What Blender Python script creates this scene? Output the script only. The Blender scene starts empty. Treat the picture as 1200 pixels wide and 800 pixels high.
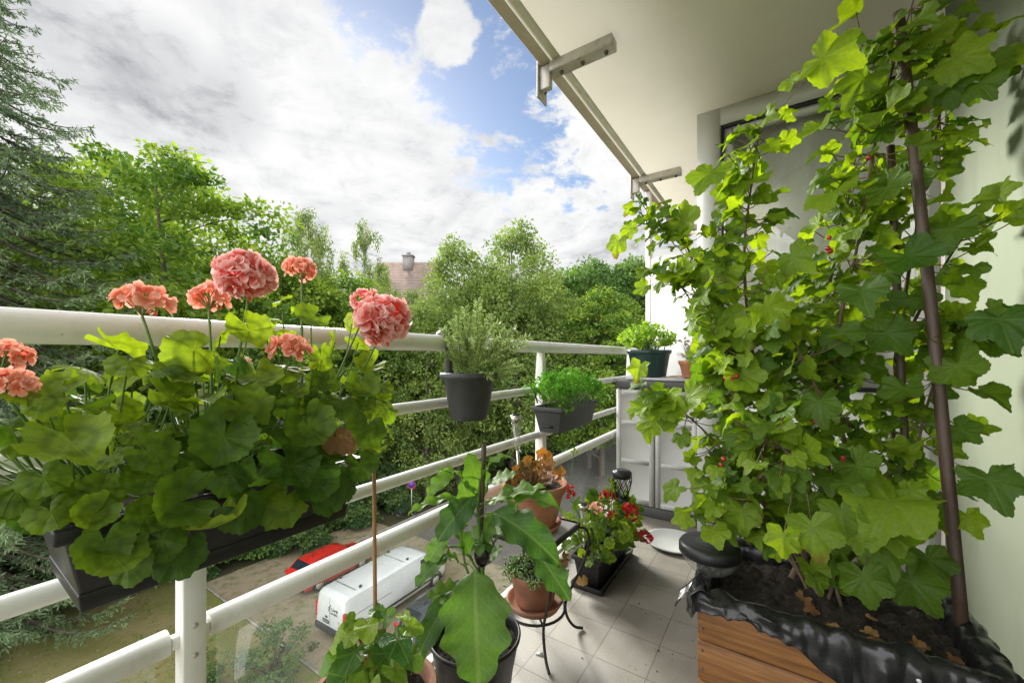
import bpy, math, random
import numpy as np
from mathutils import Vector, Matrix

PI = math.pi
rng = np.random.default_rng(11)
random.seed(11)
S = bpy.context.scene
COL = S.collection

# ---------------------------------------------------------------- camera frame
FOC, CX, HY = 470.0, 600.0, 418.0            # focal length and horizon of the 1200x800 photo, in its pixels
YAW = math.radians(33.58)
SA, CA = math.sin(YAW), math.cos(YAW)
CH = 1.10                                    # eye height above the balcony floor
GZ = -11.0                                   # street level


def ray(px, py):
    u, v = (px - CX) / FOC, (HY - py) / FOC
    return np.array([-SA + u * CA, CA + u * SA, v])


def PD(px, py, d):
    return ray(px, py) * d + np.array([0, 0, CH])


def PX(px, py, X):
    r = ray(px, py)
    return r * (X / r[0]) + np.array([0, 0, CH])


def depth(p):
    return -p[0] * SA + p[1] * CA


def nrm(v):
    v = np.asarray(v, float)
    return v / max(np.linalg.norm(v), 1e-9)


# ---------------------------------------------------------------- mesh builder
class MB:
    def __init__(s):
        s.v, s.f, s.luv, s.t, s.n = [], [], [], [], 0

    def add(s, v, faces, luv=None, tint=0.5):
        """v (n,3); faces: list of index arrays (m,k)"""
        v = np.asarray(v, float).reshape(-1, 3)
        k = len(v)
        for f in (faces if isinstance(faces, list) else [faces]):
            s.f.append(np.asarray(f, np.int64) + s.n)
        s.v.append(v)
        s.luv.append(np.zeros((k, 3)) if luv is None else luv)
        s.t.append(np.broadcast_to(np.asarray(tint, float), (k,)) if np.ndim(tint) == 0 else np.asarray(tint, float))
        s.n += k
        return s

    def box(s, x0, x1, y0, y1, z0, z1):
        v = [(x0, y0, z0), (x1, y0, z0), (x1, y1, z0), (x0, y1, z0), (x0, y0, z1), (x1, y0, z1), (x1, y1, z1), (x0, y1, z1)]
        s.add(v, np.array(BOXF))
        return s

    def hexa(s, bottom, top):
        s.add(list(bottom) + list(top), np.array(BOXF))
        return s

    def tube(s, pts, rad, n=8, tint=0.5, cap=True):
        P = np.asarray(pts, float)
        m = len(P)
        R = np.broadcast_to(np.asarray(rad, float), (m,))
        T = np.gradient(P, axis=0)
        T /= np.maximum(np.linalg.norm(T, axis=1, keepdims=True), 1e-9)
        a = np.array([0, 0, 1.0]) if abs(T[0][2]) < 0.9 else np.array([1.0, 0, 0])
        V = np.zeros((m, n, 3))
        th = np.linspace(0, 2 * PI, n, endpoint=False)
        for i in range(m):
            u = a - T[i] * np.dot(a, T[i])
            u = nrm(u)
            w = np.cross(T[i], u)
            a = u
            V[i] = P[i] + R[i] * (np.cos(th)[:, None] * u + np.sin(th)[:, None] * w)
        idx = np.arange(m * n).reshape(m, n)
        q = np.stack([idx[:-1], np.roll(idx[:-1], -1, 1), np.roll(idx[1:], -1, 1), idx[1:]], -1).reshape(-1, 4)
        fs = [q]
        if cap:
            fs += [idx[0][::-1][None, :], idx[-1][None, :]]
        L = np.zeros((m * n, 3))
        L[:, 1] = np.repeat(np.linspace(0, 1, m), n)
        s.add(V.reshape(-1, 3), fs, L, tint)
        return s

    def lathe(s, prof, c=(0, 0, 0), n=40, tint=0.5):
        pr = np.asarray(prof, float)
        m = len(pr)
        th = np.linspace(0, 2 * PI, n, endpoint=False)
        V = np.stack([pr[:, None, 0] * np.cos(th), pr[:, None, 0] * np.sin(th), np.broadcast_to(pr[:, None, 1], (m, n))], -1)
        idx = np.arange(m * n).reshape(m, n)
        q = np.stack([idx[:-1], np.roll(idx[:-1], -1, 1), np.roll(idx[1:], -1, 1), idx[1:]], -1).reshape(-1, 4)
        s.add(V.reshape(-1, 3) + np.asarray(c), q, None, tint)
        return s

    def sphere(s, c, r, n=10, tint=0.5, sq=(1, 1, 1)):
        a = np.linspace(-PI / 2, PI / 2, n)
        b = MB().lathe(np.stack([np.maximum(np.cos(a), 1e-3), np.sin(a)], 1), n=n + 4)
        s.add(b.v[0] * r * np.asarray(sq) + np.asarray(c), b.f, None, tint)
        return s

    def quads(s, C, D, N, L, Wd, tint, mid=0.45):
        """many rhombic leaves at once"""
        C, D, N = np.asarray(C), np.asarray(D), np.asarray(N)
        k = len(C)
        D = D / np.maximum(np.linalg.norm(D, axis=1, keepdims=True), 1e-9)
        Sd = np.cross(D, N)
        Sd /= np.maximum(np.linalg.norm(Sd, axis=1, keepdims=True), 1e-9)
        L = np.broadcast_to(np.asarray(L, float), (k,))[:, None]
        Wd = np.broadcast_to(np.asarray(Wd, float), (k,))[:, None]
        V = np.stack([C, C + D * L * mid + Sd * Wd / 2, C + D * L, C + D * L * mid - Sd * Wd / 2], 1).reshape(-1, 3)
        s.add(V, np.arange(4 * k).reshape(-1, 4), None, np.repeat(np.broadcast_to(tint, (k,)), 4))
        return s

    def place(s, T, pos, fwd, nor, size, tint=0.5, sx=1.0):
        """a leaf template at pos: its +Y along fwd, its +Z along nor"""
        f = nrm(fwd)
        n = np.asarray(nor, float)
        n = nrm(n - f * np.dot(n, f))
        x = np.cross(f, n)
        R = np.stack([x * sx, f, n])
        s.add((T['v'] * size) @ R + np.asarray(pos), T['f'], T['l'], tint)
        return s

    def mesh(s, name):
        me = bpy.data.meshes.new(name)
        V = np.concatenate(s.v)
        me.vertices.add(len(V))
        me.vertices.foreach_set('co', V.ravel())
        li = np.concatenate([f.ravel() for f in s.f])
        cnt = np.concatenate([np.full(len(f), f.shape[1]) for f in s.f])
        st = np.concatenate([[0], np.cumsum(cnt)[:-1]])
        me.loops.add(len(li))
        me.loops.foreach_set('vertex_index', li)
        me.polygons.add(len(cnt))
        me.polygons.foreach_set('loop_start', st)
        a = me.attributes.new('luv', 'FLOAT_VECTOR', 'POINT')
        a.data.foreach_set('vector', np.concatenate(s.luv).ravel())
        a = me.attributes.new('tint', 'FLOAT', 'POINT')
        a.data.foreach_set('value', np.concatenate(s.t))
        me.update(calc_edges=True)
        return me

    def build(s, name, material, parent=None, smooth=False, bevel=0.0, angle=35, seg=2, solid=0.0, subsurf=0):
        me = s.mesh(name)
        me.materials.append(material)
        if smooth:
            me.polygons.foreach_set('use_smooth', np.ones(len(me.polygons), bool))
        o = bpy.data.objects.new(name, me)
        COL.objects.link(o)
        if parent is not None:
            o.parent = parent
            o.matrix_parent_inverse = Matrix.Translation(-Vector(parent.location))
        if bevel:
            b = o.modifiers.new('bevel', 'BEVEL')
            b.width, b.segments, b.limit_method, b.angle_limit = bevel, seg, 'ANGLE', math.radians(angle)
            b.use_clamp_overlap = True
        if solid:
            m = o.modifiers.new('solid', 'SOLIDIFY')
            m.thickness, m.offset = solid, 0
        if subsurf:
            m = o.modifiers.new('sub', 'SUBSURF')
            m.levels = m.render_levels = subsurf
        return o


BOXF = [(0, 3, 2, 1), (4, 5, 6, 7), (0, 1, 5, 4), (1, 2, 6, 5), (2, 3, 7, 6), (3, 0, 4, 7)]


def tag(o, label, cat, group=None, kind=None):
    if label:
        o['label'] = label
    if cat:
        o['category'] = cat
    if group:
        o['group'] = group
    if kind:
        o['kind'] = kind
    return o


def thing(name, label, cat, loc=(0, 0, 0), group=None):
    o = bpy.data.objects.new(name, None)
    o.empty_display_size = 0.05
    COL.objects.link(o)
    o.location = [float(c) for c in loc]
    return tag(o, label, cat, group)


def curve_pts(P, k=8):
    """Catmull-Rom through the points"""
    P = np.asarray(P, float)
    if len(P) < 3:
        return np.linspace(P[0], P[-1], k + 1)
    Q = np.vstack([2 * P[0] - P[1], P, 2 * P[-1] - P[-2]])
    out = []
    for i in range(1, len(Q) - 2):
        for t in np.linspace(0, 1, k, endpoint=False):
            a, b, c, d = Q[i - 1:i + 3]
            out.append(0.5 * (2 * b + (c - a) * t + (2 * a - 5 * b + 4 * c - d) * t * t + (3 * b - a - 3 * c + d) * t ** 3))
    out.append(P[-1])
    return np.array(out)


# ---------------------------------------------------------------- materials
def newmat(name):
    m = bpy.data.materials.new(name)
    m.use_nodes = True
    nt = m.node_tree
    for n in list(nt.nodes):
        nt.nodes.remove(n)
    out = nt.nodes.new('ShaderNodeOutputMaterial')
    return m, nt, out


def N(nt, typ, **kw):
    n = nt.nodes.new('ShaderNode' + typ)
    for k, v in kw.items():
        if k.startswith('i_'):
            key = k[2:]
            key = int(key) if key.isdigit() else key.replace('_', ' ')
            n.inputs[key].default_value = v
        else:
            setattr(n, k, v)
    return n


def Lk(nt, a, b):
    nt.links.new(a, b)


def math_(nt, op, a, b=None, c=None):
    n = N(nt, 'Math', operation=op)
    for i, x in enumerate((a, b, c)):
        if x is None:
            continue
        if isinstance(x, (int, float)):
            n.inputs[i].default_value = x
        else:
            Lk(nt, x, n.inputs[i])
    return n.outputs[0]


def mixc(nt, fac, a, b, blend='MIX'):
    n = N(nt, 'Mix', data_type='RGBA', blend_type=blend)
    for i, x in ((0, fac), (6, a), (7, b)):
        if isinstance(x, (int, float)):
            n.inputs[i].default_value = x
        elif isinstance(x, tuple):
            n.inputs[i].default_value = (*x, 1.0) if len(x) == 3 else x
        else:
            Lk(nt, x, n.inputs[i])
    return n.outputs[2]


def ramp(nt, fac, stops):
    r = N(nt, 'ValToRGB')
    e = r.color_ramp.elements
    while len(e) < len(stops):
        e.new(0.5)
    for el, (p, c) in zip(e, stops):
        el.position = p
        el.color = (*c, 1.0) if isinstance(c, tuple) else (c, c, c, 1.0)
    Lk(nt, fac, r.inputs[0])
    return r.outputs[0]


def noise(nt, vec, scale, detail=4, rough=0.55):
    n = N(nt, 'TexNoise', i_Scale=scale, i_Detail=detail, i_Roughness=rough)
    if vec is not None:
        Lk(nt, vec, n.inputs['Vector'])
    return n.outputs['Fac']


def sm(nt, x, a, b):
    n = N(nt, 'MapRange', interpolation_type='SMOOTHSTEP')
    n.inputs[1].default_value, n.inputs[2].default_value = a, b
    Lk(nt, x, n.inputs[0])
    return n.outputs[0]


def surf(name, col, rough=0.5, metal=0.0, var=0.10, scale=12.0, bump=0.0, bscale=None, spec=0.5, dirt=None, dirt_scale=3.0,
         dirt_amt=0.5, coat=0.0, stretch=None):
    """a plain surface whose colour and gloss wander a little, with optional dirt patches and a fine bump"""
    m, nt, out = newmat(name)
    b = N(nt, 'BsdfPrincipled', i_Roughness=rough, i_Metallic=metal)
    b.inputs['Specular IOR Level'].default_value = spec
    b.inputs['Coat Weight'].default_value = coat
    tc = N(nt, 'TexCoord')
    vec = tc.outputs['Object']
    if stretch:
        mp = N(nt, 'Mapping')
        mp.inputs['Scale'].default_value = stretch
        Lk(nt, vec, mp.inputs['Vector'])
        vec = mp.outputs[0]
    n1 = noise(nt, vec, scale, 6)
    lo = tuple(c * (1 - var) for c in col)
    hi = tuple(min(c * (1 + var), 1) for c in col)
    c = ramp(nt, n1, [(0.3, lo), (0.7, hi)])
    if dirt:
        d = sm(nt, noise(nt, vec, dirt_scale, 8, 0.65), 0.48, 0.72)
        c = mixc(nt, math_(nt, 'MULTIPLY', d, dirt_amt), c, dirt)
    Lk(nt, c, b.inputs['Base Color'])
    r = math_(nt, 'MULTIPLY_ADD', n1, 0.25, rough - 0.12)
    Lk(nt, r, b.inputs['Roughness'])
    if bump:
        bn = N(nt, 'Bump', i_Strength=bump, i_Distance=0.01)
        Lk(nt, noise(nt, vec, bscale or scale * 6, 5), bn.inputs['Height'])
        Lk(nt, bn.outputs[0], b.inputs['Normal'])
    Lk(nt, b.outputs[0], out.inputs[0])
    return m


def leafmat(name, ca, cb, trans=0.4, *a_, vk=0.30, **k_):
    return leafmat_(name, ca, cb, trans, *a_, vk=vk, **k_)


def leafmat_(name, ca, cb, trans=0.4, tcol=None, vein=None, vcol=None, step=0.9, rough=0.45, spots=None, bump=0.3, edge=None, zone=None, spec=0.4, vk=0.3):
    """leaf: colour by leaf (tint), veins by the leaf's own coordinates, light passing through"""
    m, nt, out = newmat(name)
    at = N(nt, 'Attribute', attribute_name='tint')
    lu = N(nt, 'Attribute', attribute_name='luv')
    sp = N(nt, 'SeparateXYZ')
    Lk(nt, lu.outputs['Vector'], sp.inputs[0])
    x, y = sp.outputs[0], sp.outputs[1]
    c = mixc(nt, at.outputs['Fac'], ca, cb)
    tc = N(nt, 'TexCoord')
    n1 = noise(nt, tc.outputs['Object'], 130.0 if vein else 0.6, 5)
    c = mixc(nt, 1.0, c, ramp(nt, n1, [(0.25, 0.80), (0.75, 1.16)]), 'MULTIPLY')
    r = math_(nt, 'SQRT', math_(nt, 'ADD', math_(nt, 'MULTIPLY', x, x), math_(nt, 'MULTIPLY', y, y)))
    mask = None
    if vein == 'palm':
        th = math_(nt, 'ARCTAN2', x, y)
        f = math_(nt, 'FRACT', math_(nt, 'MULTIPLY_ADD', th, 1.0 / step, 0.5))
        dline = math_(nt, 'MULTIPLY', math_(nt, 'ABSOLUTE', math_(nt, 'SUBTRACT', f, 0.5)), math_(nt, 'MULTIPLY', r, step))
        mask = math_(nt, 'SUBTRACT', 1.0, sm(nt, dline, 0.004, 0.05))
        # side veins, as a herring-bone off the radial ones
        g = math_(nt, 'FRACT', math_(nt, 'MULTIPLY', math_(nt, 'SUBTRACT', r, math_(nt, 'MULTIPLY', dline, 0.9)), 6.5))
        side = math_(nt, 'SUBTRACT', 1.0, sm(nt, math_(nt, 'ABSOLUTE', math_(nt, 'SUBTRACT', g, 0.5)), 0.02, 0.12))
        mask = math_(nt, 'MAXIMUM', mask, math_(nt, 'MULTIPLY', side, 0.35))
    elif vein == 'pinn':
        ax = math_(nt, 'ABSOLUTE', x)
        mid = math_(nt, 'SUBTRACT', 1.0, sm(nt, ax, 0.008, 0.035))
        g = math_(nt, 'FRACT', math_(nt, 'MULTIPLY', math_(nt, 'SUBTRACT', y, math_(nt, 'MULTIPLY', ax, 0.8)), 7.0))
        side = math_(nt, 'SUBTRACT', 1.0, sm(nt, math_(nt, 'ABSOLUTE', math_(nt, 'SUBTRACT', g, 0.5)), 0.02, 0.10))
        mask = math_(nt, 'MAXIMUM', mid, math_(nt, 'MULTIPLY', side, 0.5))
    if mask is not None:
        c = mixc(nt, math_(nt, 'MULTIPLY', mask, vk), c, vcol)
    if zone:
        z = math_(nt, 'MULTIPLY', sm(nt, r, 0.35, 0.5), math_(nt, 'SUBTRACT', 1.0, sm(nt, r, 0.55, 0.72)))
        c = mixc(nt, math_(nt, 'MULTIPLY', z, 0.4), c, zone)
    if edge:
        c = mixc(nt, sm(nt, r, 0.45, 1.0), c, edge)
    if spots:
        mg = math_(nt, 'MULTIPLY', sm(nt, r, 0.55, 1.0), sm(nt, noise(nt, tc.outputs['Object'], 9.0, 3), 0.60, 0.66))
        c = mixc(nt, math_(nt, 'MULTIPLY', mg, 0.8), c, (0.16, 0.08, 0.03))
        s_ = sm(nt, noise(nt, tc.outputs['Object'], 16.0, 6, 0.7), 0.66, 0.72)
        c = mixc(nt, math_(nt, 'MULTIPLY', s_, 0.8), c, spots)
    b = N(nt, 'BsdfPrincipled', i_Roughness=rough)
    b.inputs['Specular IOR Level'].default_value = spec
    Lk(nt, c, b.inputs['Base Color'])
    if bump and vein:
        bn = N(nt, 'Bump', i_Strength=bump, i_Distance=0.004)
        h = math_(nt, 'SUBTRACT', noise(nt, tc.outputs['Object'], 160.0, 3), math_(nt, 'MULTIPLY', mask, 0.9))
        Lk(nt, h, bn.inputs['Height'])
        Lk(nt, bn.outputs[0], b.inputs['Normal'])
    t = N(nt, 'BsdfTranslucent')
    if tcol:
        Lk(nt, mixc(nt, 1.0, c, tcol, 'MULTIPLY'), t.inputs[0])
    else:
        Lk(nt, c, t.inputs[0])
    mx = N(nt, 'MixShader', i_0=trans)
    Lk(nt, b.outputs[0], mx.inputs[1])
    Lk(nt, t.outputs[0], mx.inputs[2])
    Lk(nt, mx.outputs[0], out.inputs[0])
    return m


def glassmat(name, tint=(0.93, 0.96, 0.94), dust=0.04, rough=0.0, ior=1.5):
    m, nt, out = newmat(name)
    tr = N(nt, 'BsdfTransparent', i_Color=(*tint, 1))
    gl = N(nt, 'BsdfGlossy', i_Roughness=rough)
    f0 = ((ior - 1) / (ior + 1)) ** 2
    mx = N(nt, 'MixShader', i_0=f0 * 1.1)
    Lk(nt, tr.outputs[0], mx.inputs[1])
    Lk(nt, gl.outputs[0], mx.inputs[2])
    df = N(nt, 'BsdfDiffuse', i_Color=(0.6, 0.58, 0.52, 1))
    tc = N(nt, 'TexCoord')
    mp = N(nt, 'Mapping')
    mp.inputs['Scale'].default_value = (6, 6, 1.2)
    Lk(nt, tc.outputs['Object'], mp.inputs['Vector'])
    d = sm(nt, noise(nt, mp.outputs[0], 2.2, 8, 0.7), 0.45, 0.85)
    m2 = N(nt, 'MixShader')
    Lk(nt, math_(nt, 'MULTIPLY_ADD', d, dust * 4, dust), m2.inputs[0])
    Lk(nt, mx.outputs[0], m2.inputs[1])
    Lk(nt, df.outputs[0], m2.inputs[2])
    Lk(nt, m2.outputs[0], out.inputs[0])
    return m


MT = {}
def railpaint():
    m, nt, out = newmat('white_paint')
    b = N(nt, 'BsdfPrincipled', i_Roughness=0.36)
    tc = N(nt, 'TexCoord')
    v = tc.outputs['Object']
    c = ramp(nt, noise(nt, v, 4.0, 6), [(0.3, (0.76, 0.745, 0.70)), (0.7, (0.82, 0.81, 0.78))])
    d = sm(nt, noise(nt, v, 10.0, 8, 0.68), 0.50, 0.74)
    c = mixc(nt, math_(nt, 'MULTIPLY', d, 0.45), c, (0.50, 0.46, 0.38))
    k = sm(nt, noise(nt, v, 55.0, 3, 0.5), 0.735, 0.76)
    c = mixc(nt, math_(nt, 'MULTIPLY', k, 0.85), c, (0.14, 0.105, 0.075))
    Lk(nt, c, b.inputs['Base Color'])
    bn = N(nt, 'Bump', i_Strength=0.12, i_Distance=0.003)
    Lk(nt, math_(nt, 'SUBTRACT', noise(nt, v, 60.0, 4), k), bn.inputs['Height'])
    Lk(nt, bn.outputs[0], b.inputs['Normal'])
    Lk(nt, b.outputs[0], out.inputs[0])
    return m


MT['white_paint'] = railpaint()
MT['bracket'] = surf('galvanised_steel', (0.50, 0.47, 0.42), 0.45, metal=0.25, var=0.12, scale=25, dirt=(0.30, 0.24, 0.19), dirt_scale=30, dirt_amt=0.5)
MT['rust'] = surf('rusty_bolt', (0.13, 0.10, 0.08), 0.7, var=0.3, scale=60)
MT['black_plastic'] = surf('black_plastic', (0.008, 0.008, 0.009), 0.42, var=0.25, scale=30, bump=0.06, bscale=240, dirt=(0.04, 0.037, 0.034), dirt_scale=18, dirt_amt=0.3)
MT['grey_plastic'] = surf('anthracite_plastic', (0.040, 0.042, 0.046), 0.5, var=0.15, scale=30, bump=0.05, bscale=260, dirt=(0.09, 0.085, 0.08), dirt_scale=14, dirt_amt=0.35)
MT['green_plastic'] = surf('dark_green_plastic', (0.012, 0.038, 0.035), 0.4, var=0.15, scale=20)
MT['terracotta'] = surf('terracotta', (0.40, 0.165, 0.085), 0.8, var=0.18, scale=14, bump=0.12, bscale=120, dirt=(0.55, 0.40, 0.30), dirt_scale=9, dirt_amt=0.55)
MT['terracotta_old'] = surf('weathered_terracotta', (0.34, 0.150, 0.090), 0.85, var=0.25, scale=12, bump=0.15, bscale=90, dirt=(0.16, 0.12, 0.09), dirt_scale=7, dirt_amt=0.6)
MT['soil'] = surf('potting_soil', (0.022, 0.016, 0.012), 0.95, var=0.6, scale=90, bump=1.0, bscale=110, dirt=(0.07, 0.05, 0.035), dirt_scale=45, dirt_amt=0.6)
MT['iron'] = surf('wrought_iron', (0.030, 0.025, 0.022), 0.55, metal=0.4, var=0.3, scale=40, bump=0.1)
MT['slate'] = surf('grey_stone_tile', (0.36, 0.36, 0.37), 0.35, var=0.2, scale=14)
MT['cabinet'] = surf('grey_resin', (0.40, 0.392, 0.378), 0.48, var=0.04, scale=6, bump=0.08, bscale=320)
MT['cabinet_dark'] = surf('charcoal_resin', (0.055, 0.053, 0.052), 0.5, var=0.12, scale=12, bump=0.05, bscale=320)
MT['bamboo'] = surf('bamboo_stick', (0.36, 0.19, 0.085), 0.55, var=0.2, scale=10, stretch=(30, 30, 4))
MT['stake'] = surf('brown_stake', (0.080, 0.050, 0.036), 0.45, var=0.3, scale=10, stretch=(60, 60, 2), bump=0.2, bscale=40)
MT['stem_green'] = surf('green_stem', (0.13, 0.22, 0.05), 0.55, var=0.2, scale=40)
MT['stem_woody'] = surf('woody_stem', (0.15, 0.105, 0.065), 0.8, var=0.3, scale=50, bump=0.3, bscale=120)
MT['stem_red'] = surf('reddish_stem', (0.30, 0.14, 0.06), 0.5, var=0.3, scale=40)
MT['steel'] = surf('brushed_steel', (0.62, 0.60, 0.56), 0.28, metal=1.0, var=0.05, scale=40)
MT['solar'] = surf('solar_cell', (0.015, 0.018, 0.03), 0.15, var=0.2, scale=60)
MT['clear'] = glassmat('clear_plastic', (0.90, 0.92, 0.92), 0.08, 0.05, 1.9)
MT['pane'] = glassmat('balcony_glass', (0.95, 0.97, 0.96), 0.0025)
MT['window_pane'] = glassmat('window_glass', (0.90, 0.92, 0.90), 0.02, ior=1.7)


def paint(name, col, sc=2.0, streak=None, amt=0.4, rough=0.7):
    """a rolled paint coat with faint streaks"""
    m, nt, out = newmat(name)
    b = N(nt, 'BsdfPrincipled', i_Roughness=rough)
    b.inputs['Specular IOR Level'].default_value = 0.3
    tc = N(nt, 'TexCoord')
    n1 = noise(nt, tc.outputs['Object'], sc, 6)
    c = ramp(nt, n1, [(0.3, tuple(x * 0.95 for x in col)), (0.7, tuple(min(1, x * 1.04) for x in col))])
    if streak:
        mp = N(nt, 'Mapping')
        mp.inputs['Scale'].default_value = (1.3, 1.3, 0.45)
        Lk(nt, tc.outputs['Object'], mp.inputs['Vector'])
        d = sm(nt, noise(nt, mp.outputs[0], 2.5, 6, 0.6), 0.45, 0.75)
        c = mixc(nt, math_(nt, 'MULTIPLY', d, amt), c, streak)
    sp = sm(nt, noise(nt, tc.outputs['Object'], 42.0, 2, 0.4), 0.78, 0.82)
    c = mixc(nt, math_(nt, 'MULTIPLY', sp, 0.5), c, tuple(x * 0.45 for x in col))
    Lk(nt, c, b.inputs['Base Color'])
    bn = N(nt, 'Bump', i_Strength=0.12, i_Distance=0.004)
    Lk(nt, noise(nt, tc.outputs['Object'], 140.0, 4), bn.inputs['Height'])
    Lk(nt, bn.outputs[0], b.inputs['Normal'])
    Lk(nt, b.outputs[0], out.inputs[0])
    return m


MT['ceiling'] = paint('ceiling_paint', (0.77, 0.745, 0.66), 1.2, (0.68, 0.65, 0.55), 0.4)
MT['edge'] = paint('slab_edge_paint', (0.62, 0.54, 0.46), 6.0, (0.40, 0.34, 0.28), 0.5)
MT['side_wall'] = paint('pale_green_wall_paint', (0.25, 0.285, 0.205), 1.5, (0.165, 0.195, 0.13), 0.9)
MT['window_wall'] = paint('white_wall_panel', (0.66, 0.67, 0.63), 2.0, (0.58, 0.59, 0.55), 0.3, 0.5)
MT['screen'] = paint('white_screen', (0.60, 0.60, 0.585), 2.0, None, 0, 0.5)
MT['blind'] = paint('roller_blind', (0.72, 0.70, 0.61), 3.0, None, 0, 0.8)

# ---------------------------------------------------------------- leaf templates


def polar_leaf(rf, n=48, rings=(0.0, 0.3, 0.6, 0.85, 1.0), cup=0.1, pleat=0.0, k=7, droop=0.0, wob=0.0, seed=0, fold=0.0):
    rs = np.random.default_rng(seed)
    th = np.linspace(-PI, PI, n, endpoint=False)
    R = rf(th)
    ph = rs.uniform(0, 6.28, 3)
    V, idx = [], []
    for t in rings:
        r = R * t
        x, y = r * np.sin(th), r * np.cos(th)
        z = cup * r * r + pleat * np.cos(k * th) * r * r - droop * (np.maximum(y, 0) ** 2) + fold * np.abs(x)
        z = z + wob * t * t * (np.sin(3 * th + ph[0]) + 0.7 * np.sin(5 * th + ph[1]) + 0.4 * np.sin(9 * th + ph[2]) + 0.25 * t * np.sin(15 * th + ph[0]))
        V.append(np.stack([x, y, z], 1))
    V = np.concatenate(V)
    m = len(rings)
    idx = np.arange(m * n).reshape(m, n)
    q = np.stack([idx[1:-1], idx[2:], np.roll(idx[2:], -1, 1), np.roll(idx[1:-1], -1, 1)], -1).reshape(-1, 4)
    tri = np.stack([np.zeros(n, int), idx[1], np.roll(idx[1], -1)], -1)
    L = V.copy()
    L[:, 2] = 0
    return {'v': V, 'f': [q, tri], 'l': L}


def strip_leaf(wf, n=18, m=9, bend=0.6, fold=0.15, wave=0.05, waves=3.0, seed=0):
    rs = np.random.default_rng(seed)
    s = np.linspace(0, 1, n)
    t = np.linspace(-1, 1, m)
    ang = 0.5 * bend - bend * s
    y = np.concatenate([[0], np.cumsum(np.cos(ang[:-1]))]) / (n - 1)
    z = np.concatenate([[0], np.cumsum(np.sin(ang[:-1]))]) / (n - 1)
    W = wf(s)
    p = rs.uniform(0, 6.28, 2)
    X = W[:, None] * t[None, :]
    Z = z[:, None] + fold * np.abs(X) + wave * (np.abs(t) ** 2)[None, :] * np.where(t > 0, np.sin(waves * 2 * PI * s + p[0])[:, None], np.sin(waves * 2 * PI * s + p[1])[:, None])
    Y = np.broadcast_to(y[:, None], X.shape) + 0.10 * np.abs(X)
    V = np.stack([X, Y, Z], -1).reshape(-1, 3)
    idx = np.arange(n * m).reshape(n, m)
    q = np.stack([idx[:-1, :-1], idx[:-1, 1:], idx[1:, 1:], idx[1:, :-1]], -1).reshape(-1, 4)
    L = np.stack([X, np.broadcast_to(s[:, None], X.shape), X * 0], -1).reshape(-1, 3)
    return {'v': V, 'f': [q], 'l': L}


def notch(th, depth_, w):
    return 1 - depth_ * np.exp(-(((PI - np.abs(th)) / w) ** 2))


def r_geranium(th):
    return (1.0 + 0.045 * np.cos(7 * th) + 0.028 * np.cos(20 * th + 0.6) + 0.012 * np.cos(33 * th)) * notch(th, 0.80, 0.24) * (1 - 0.06 * np.cos(th))


def r_currant(th):
    g = lambda c, w: np.exp(-((th - c) / w) ** 2)
    r = 0.54 + 0.46 * g(0, 0.43) + 0.34 * (g(1.02, 0.40) + g(-1.02, 0.40)) + 0.20 * (g(2.05, 0.40) + g(-2.05, 0.40))
    saw = (np.abs(th) * 19 / PI) % 1
    return r * (0.955 + 0.085 * np.where(saw < 0.65, saw / 0.65, (1 - saw) / 0.35) + 0.02 * np.cos(9 * th)) * notch(th, 0.60, 0.30)


def r_begonia(th):
    tri = (th * 11 / PI) % 1
    r = 0.72 + 0.34 * np.exp(-(th / 0.45) ** 2) + 0.12 * np.sin(th)
    return r * (0.95 + 0.09 * tri) * notch(th, 0.6, 0.3)


def r_parsley(th):
    g = lambda c, w: np.exp(-((th - c) / w) ** 2)
    r = 0.28 + 0.75 * g(0, 0.38) + 0.70 * (g(1.3, 0.36) + g(-1.3, 0.36))
    return r * (0.86 + 0.28 * np.abs(((th * 9 / PI) % 1) - 0.5))


def r_heuchera(th):
    return (0.9 + 0.14 * np.cos(5 * th) + 0.06 * np.cos(15 * th)) * notch(th, 0.7, 0.25)


TG = [polar_leaf(r_geranium, 84, cup=c, pleat=p, k=7, droop=d, wob=w, seed=i) for i, (c, p, d, w) in enumerate(
    [(0.22, 0.025, 0.12, 0.07), (0.05, 0.03, 0.30, 0.10), (-0.18, 0.025, 0.15, 0.09), (0.50, 0.02, 0.0, 0.09), (-0.32, 0.03, 0.35, 0.11), (0.34, 0.02, 0.45, 0.12)])]
TC = [polar_leaf(r_currant, 96, cup=c, pleat=p, k=3, droop=d, wob=w, seed=i, fold=f) for i, (c, p, d, w, f) in enumerate(
    [(0.05, 0.03, 0.30, 0.06, 0.10), (-0.18, 0.03, 0.2, 0.08, 0.2), (0.22, 0.05, 0.05, 0.08, 0.2), (-0.35, 0.02, 0.25, 0.07, 0.3), (0.0, 0.05, 0.5, 0.09, 0.35)])]
TB = [polar_leaf(r_begonia, 44, cup=c, pleat=0.03, k=5, droop=0.25, wob=0.05, seed=i, fold=f) for i, (c, f) in enumerate([(0.1, 0.15), (-0.1, 0.25), (0.05, 0.35)])]
TP = [polar_leaf(r_parsley, 26, (0, 0.5, 1.0), cup=0.2, wob=0.12, seed=i, fold=0.2) for i in range(3)]
TH = [polar_leaf(r_heuchera, 40, cup=0.25, pleat=0.08, k=5, wob=0.07, seed=i) for i in range(3)]


def w_egg(s):
    return 0.34 * np.sin(PI * np.clip(s, 0, 1) ** 0.78) ** 0.8 * (1 + 0.15 * np.sin(3.6 * 2 * PI * s + 0.8)) * (s > 0.01) + 0.004


def w_oval(s):
    return 0.30 * np.sin(PI * s ** 0.85) ** 0.9 + 0.003


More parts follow.
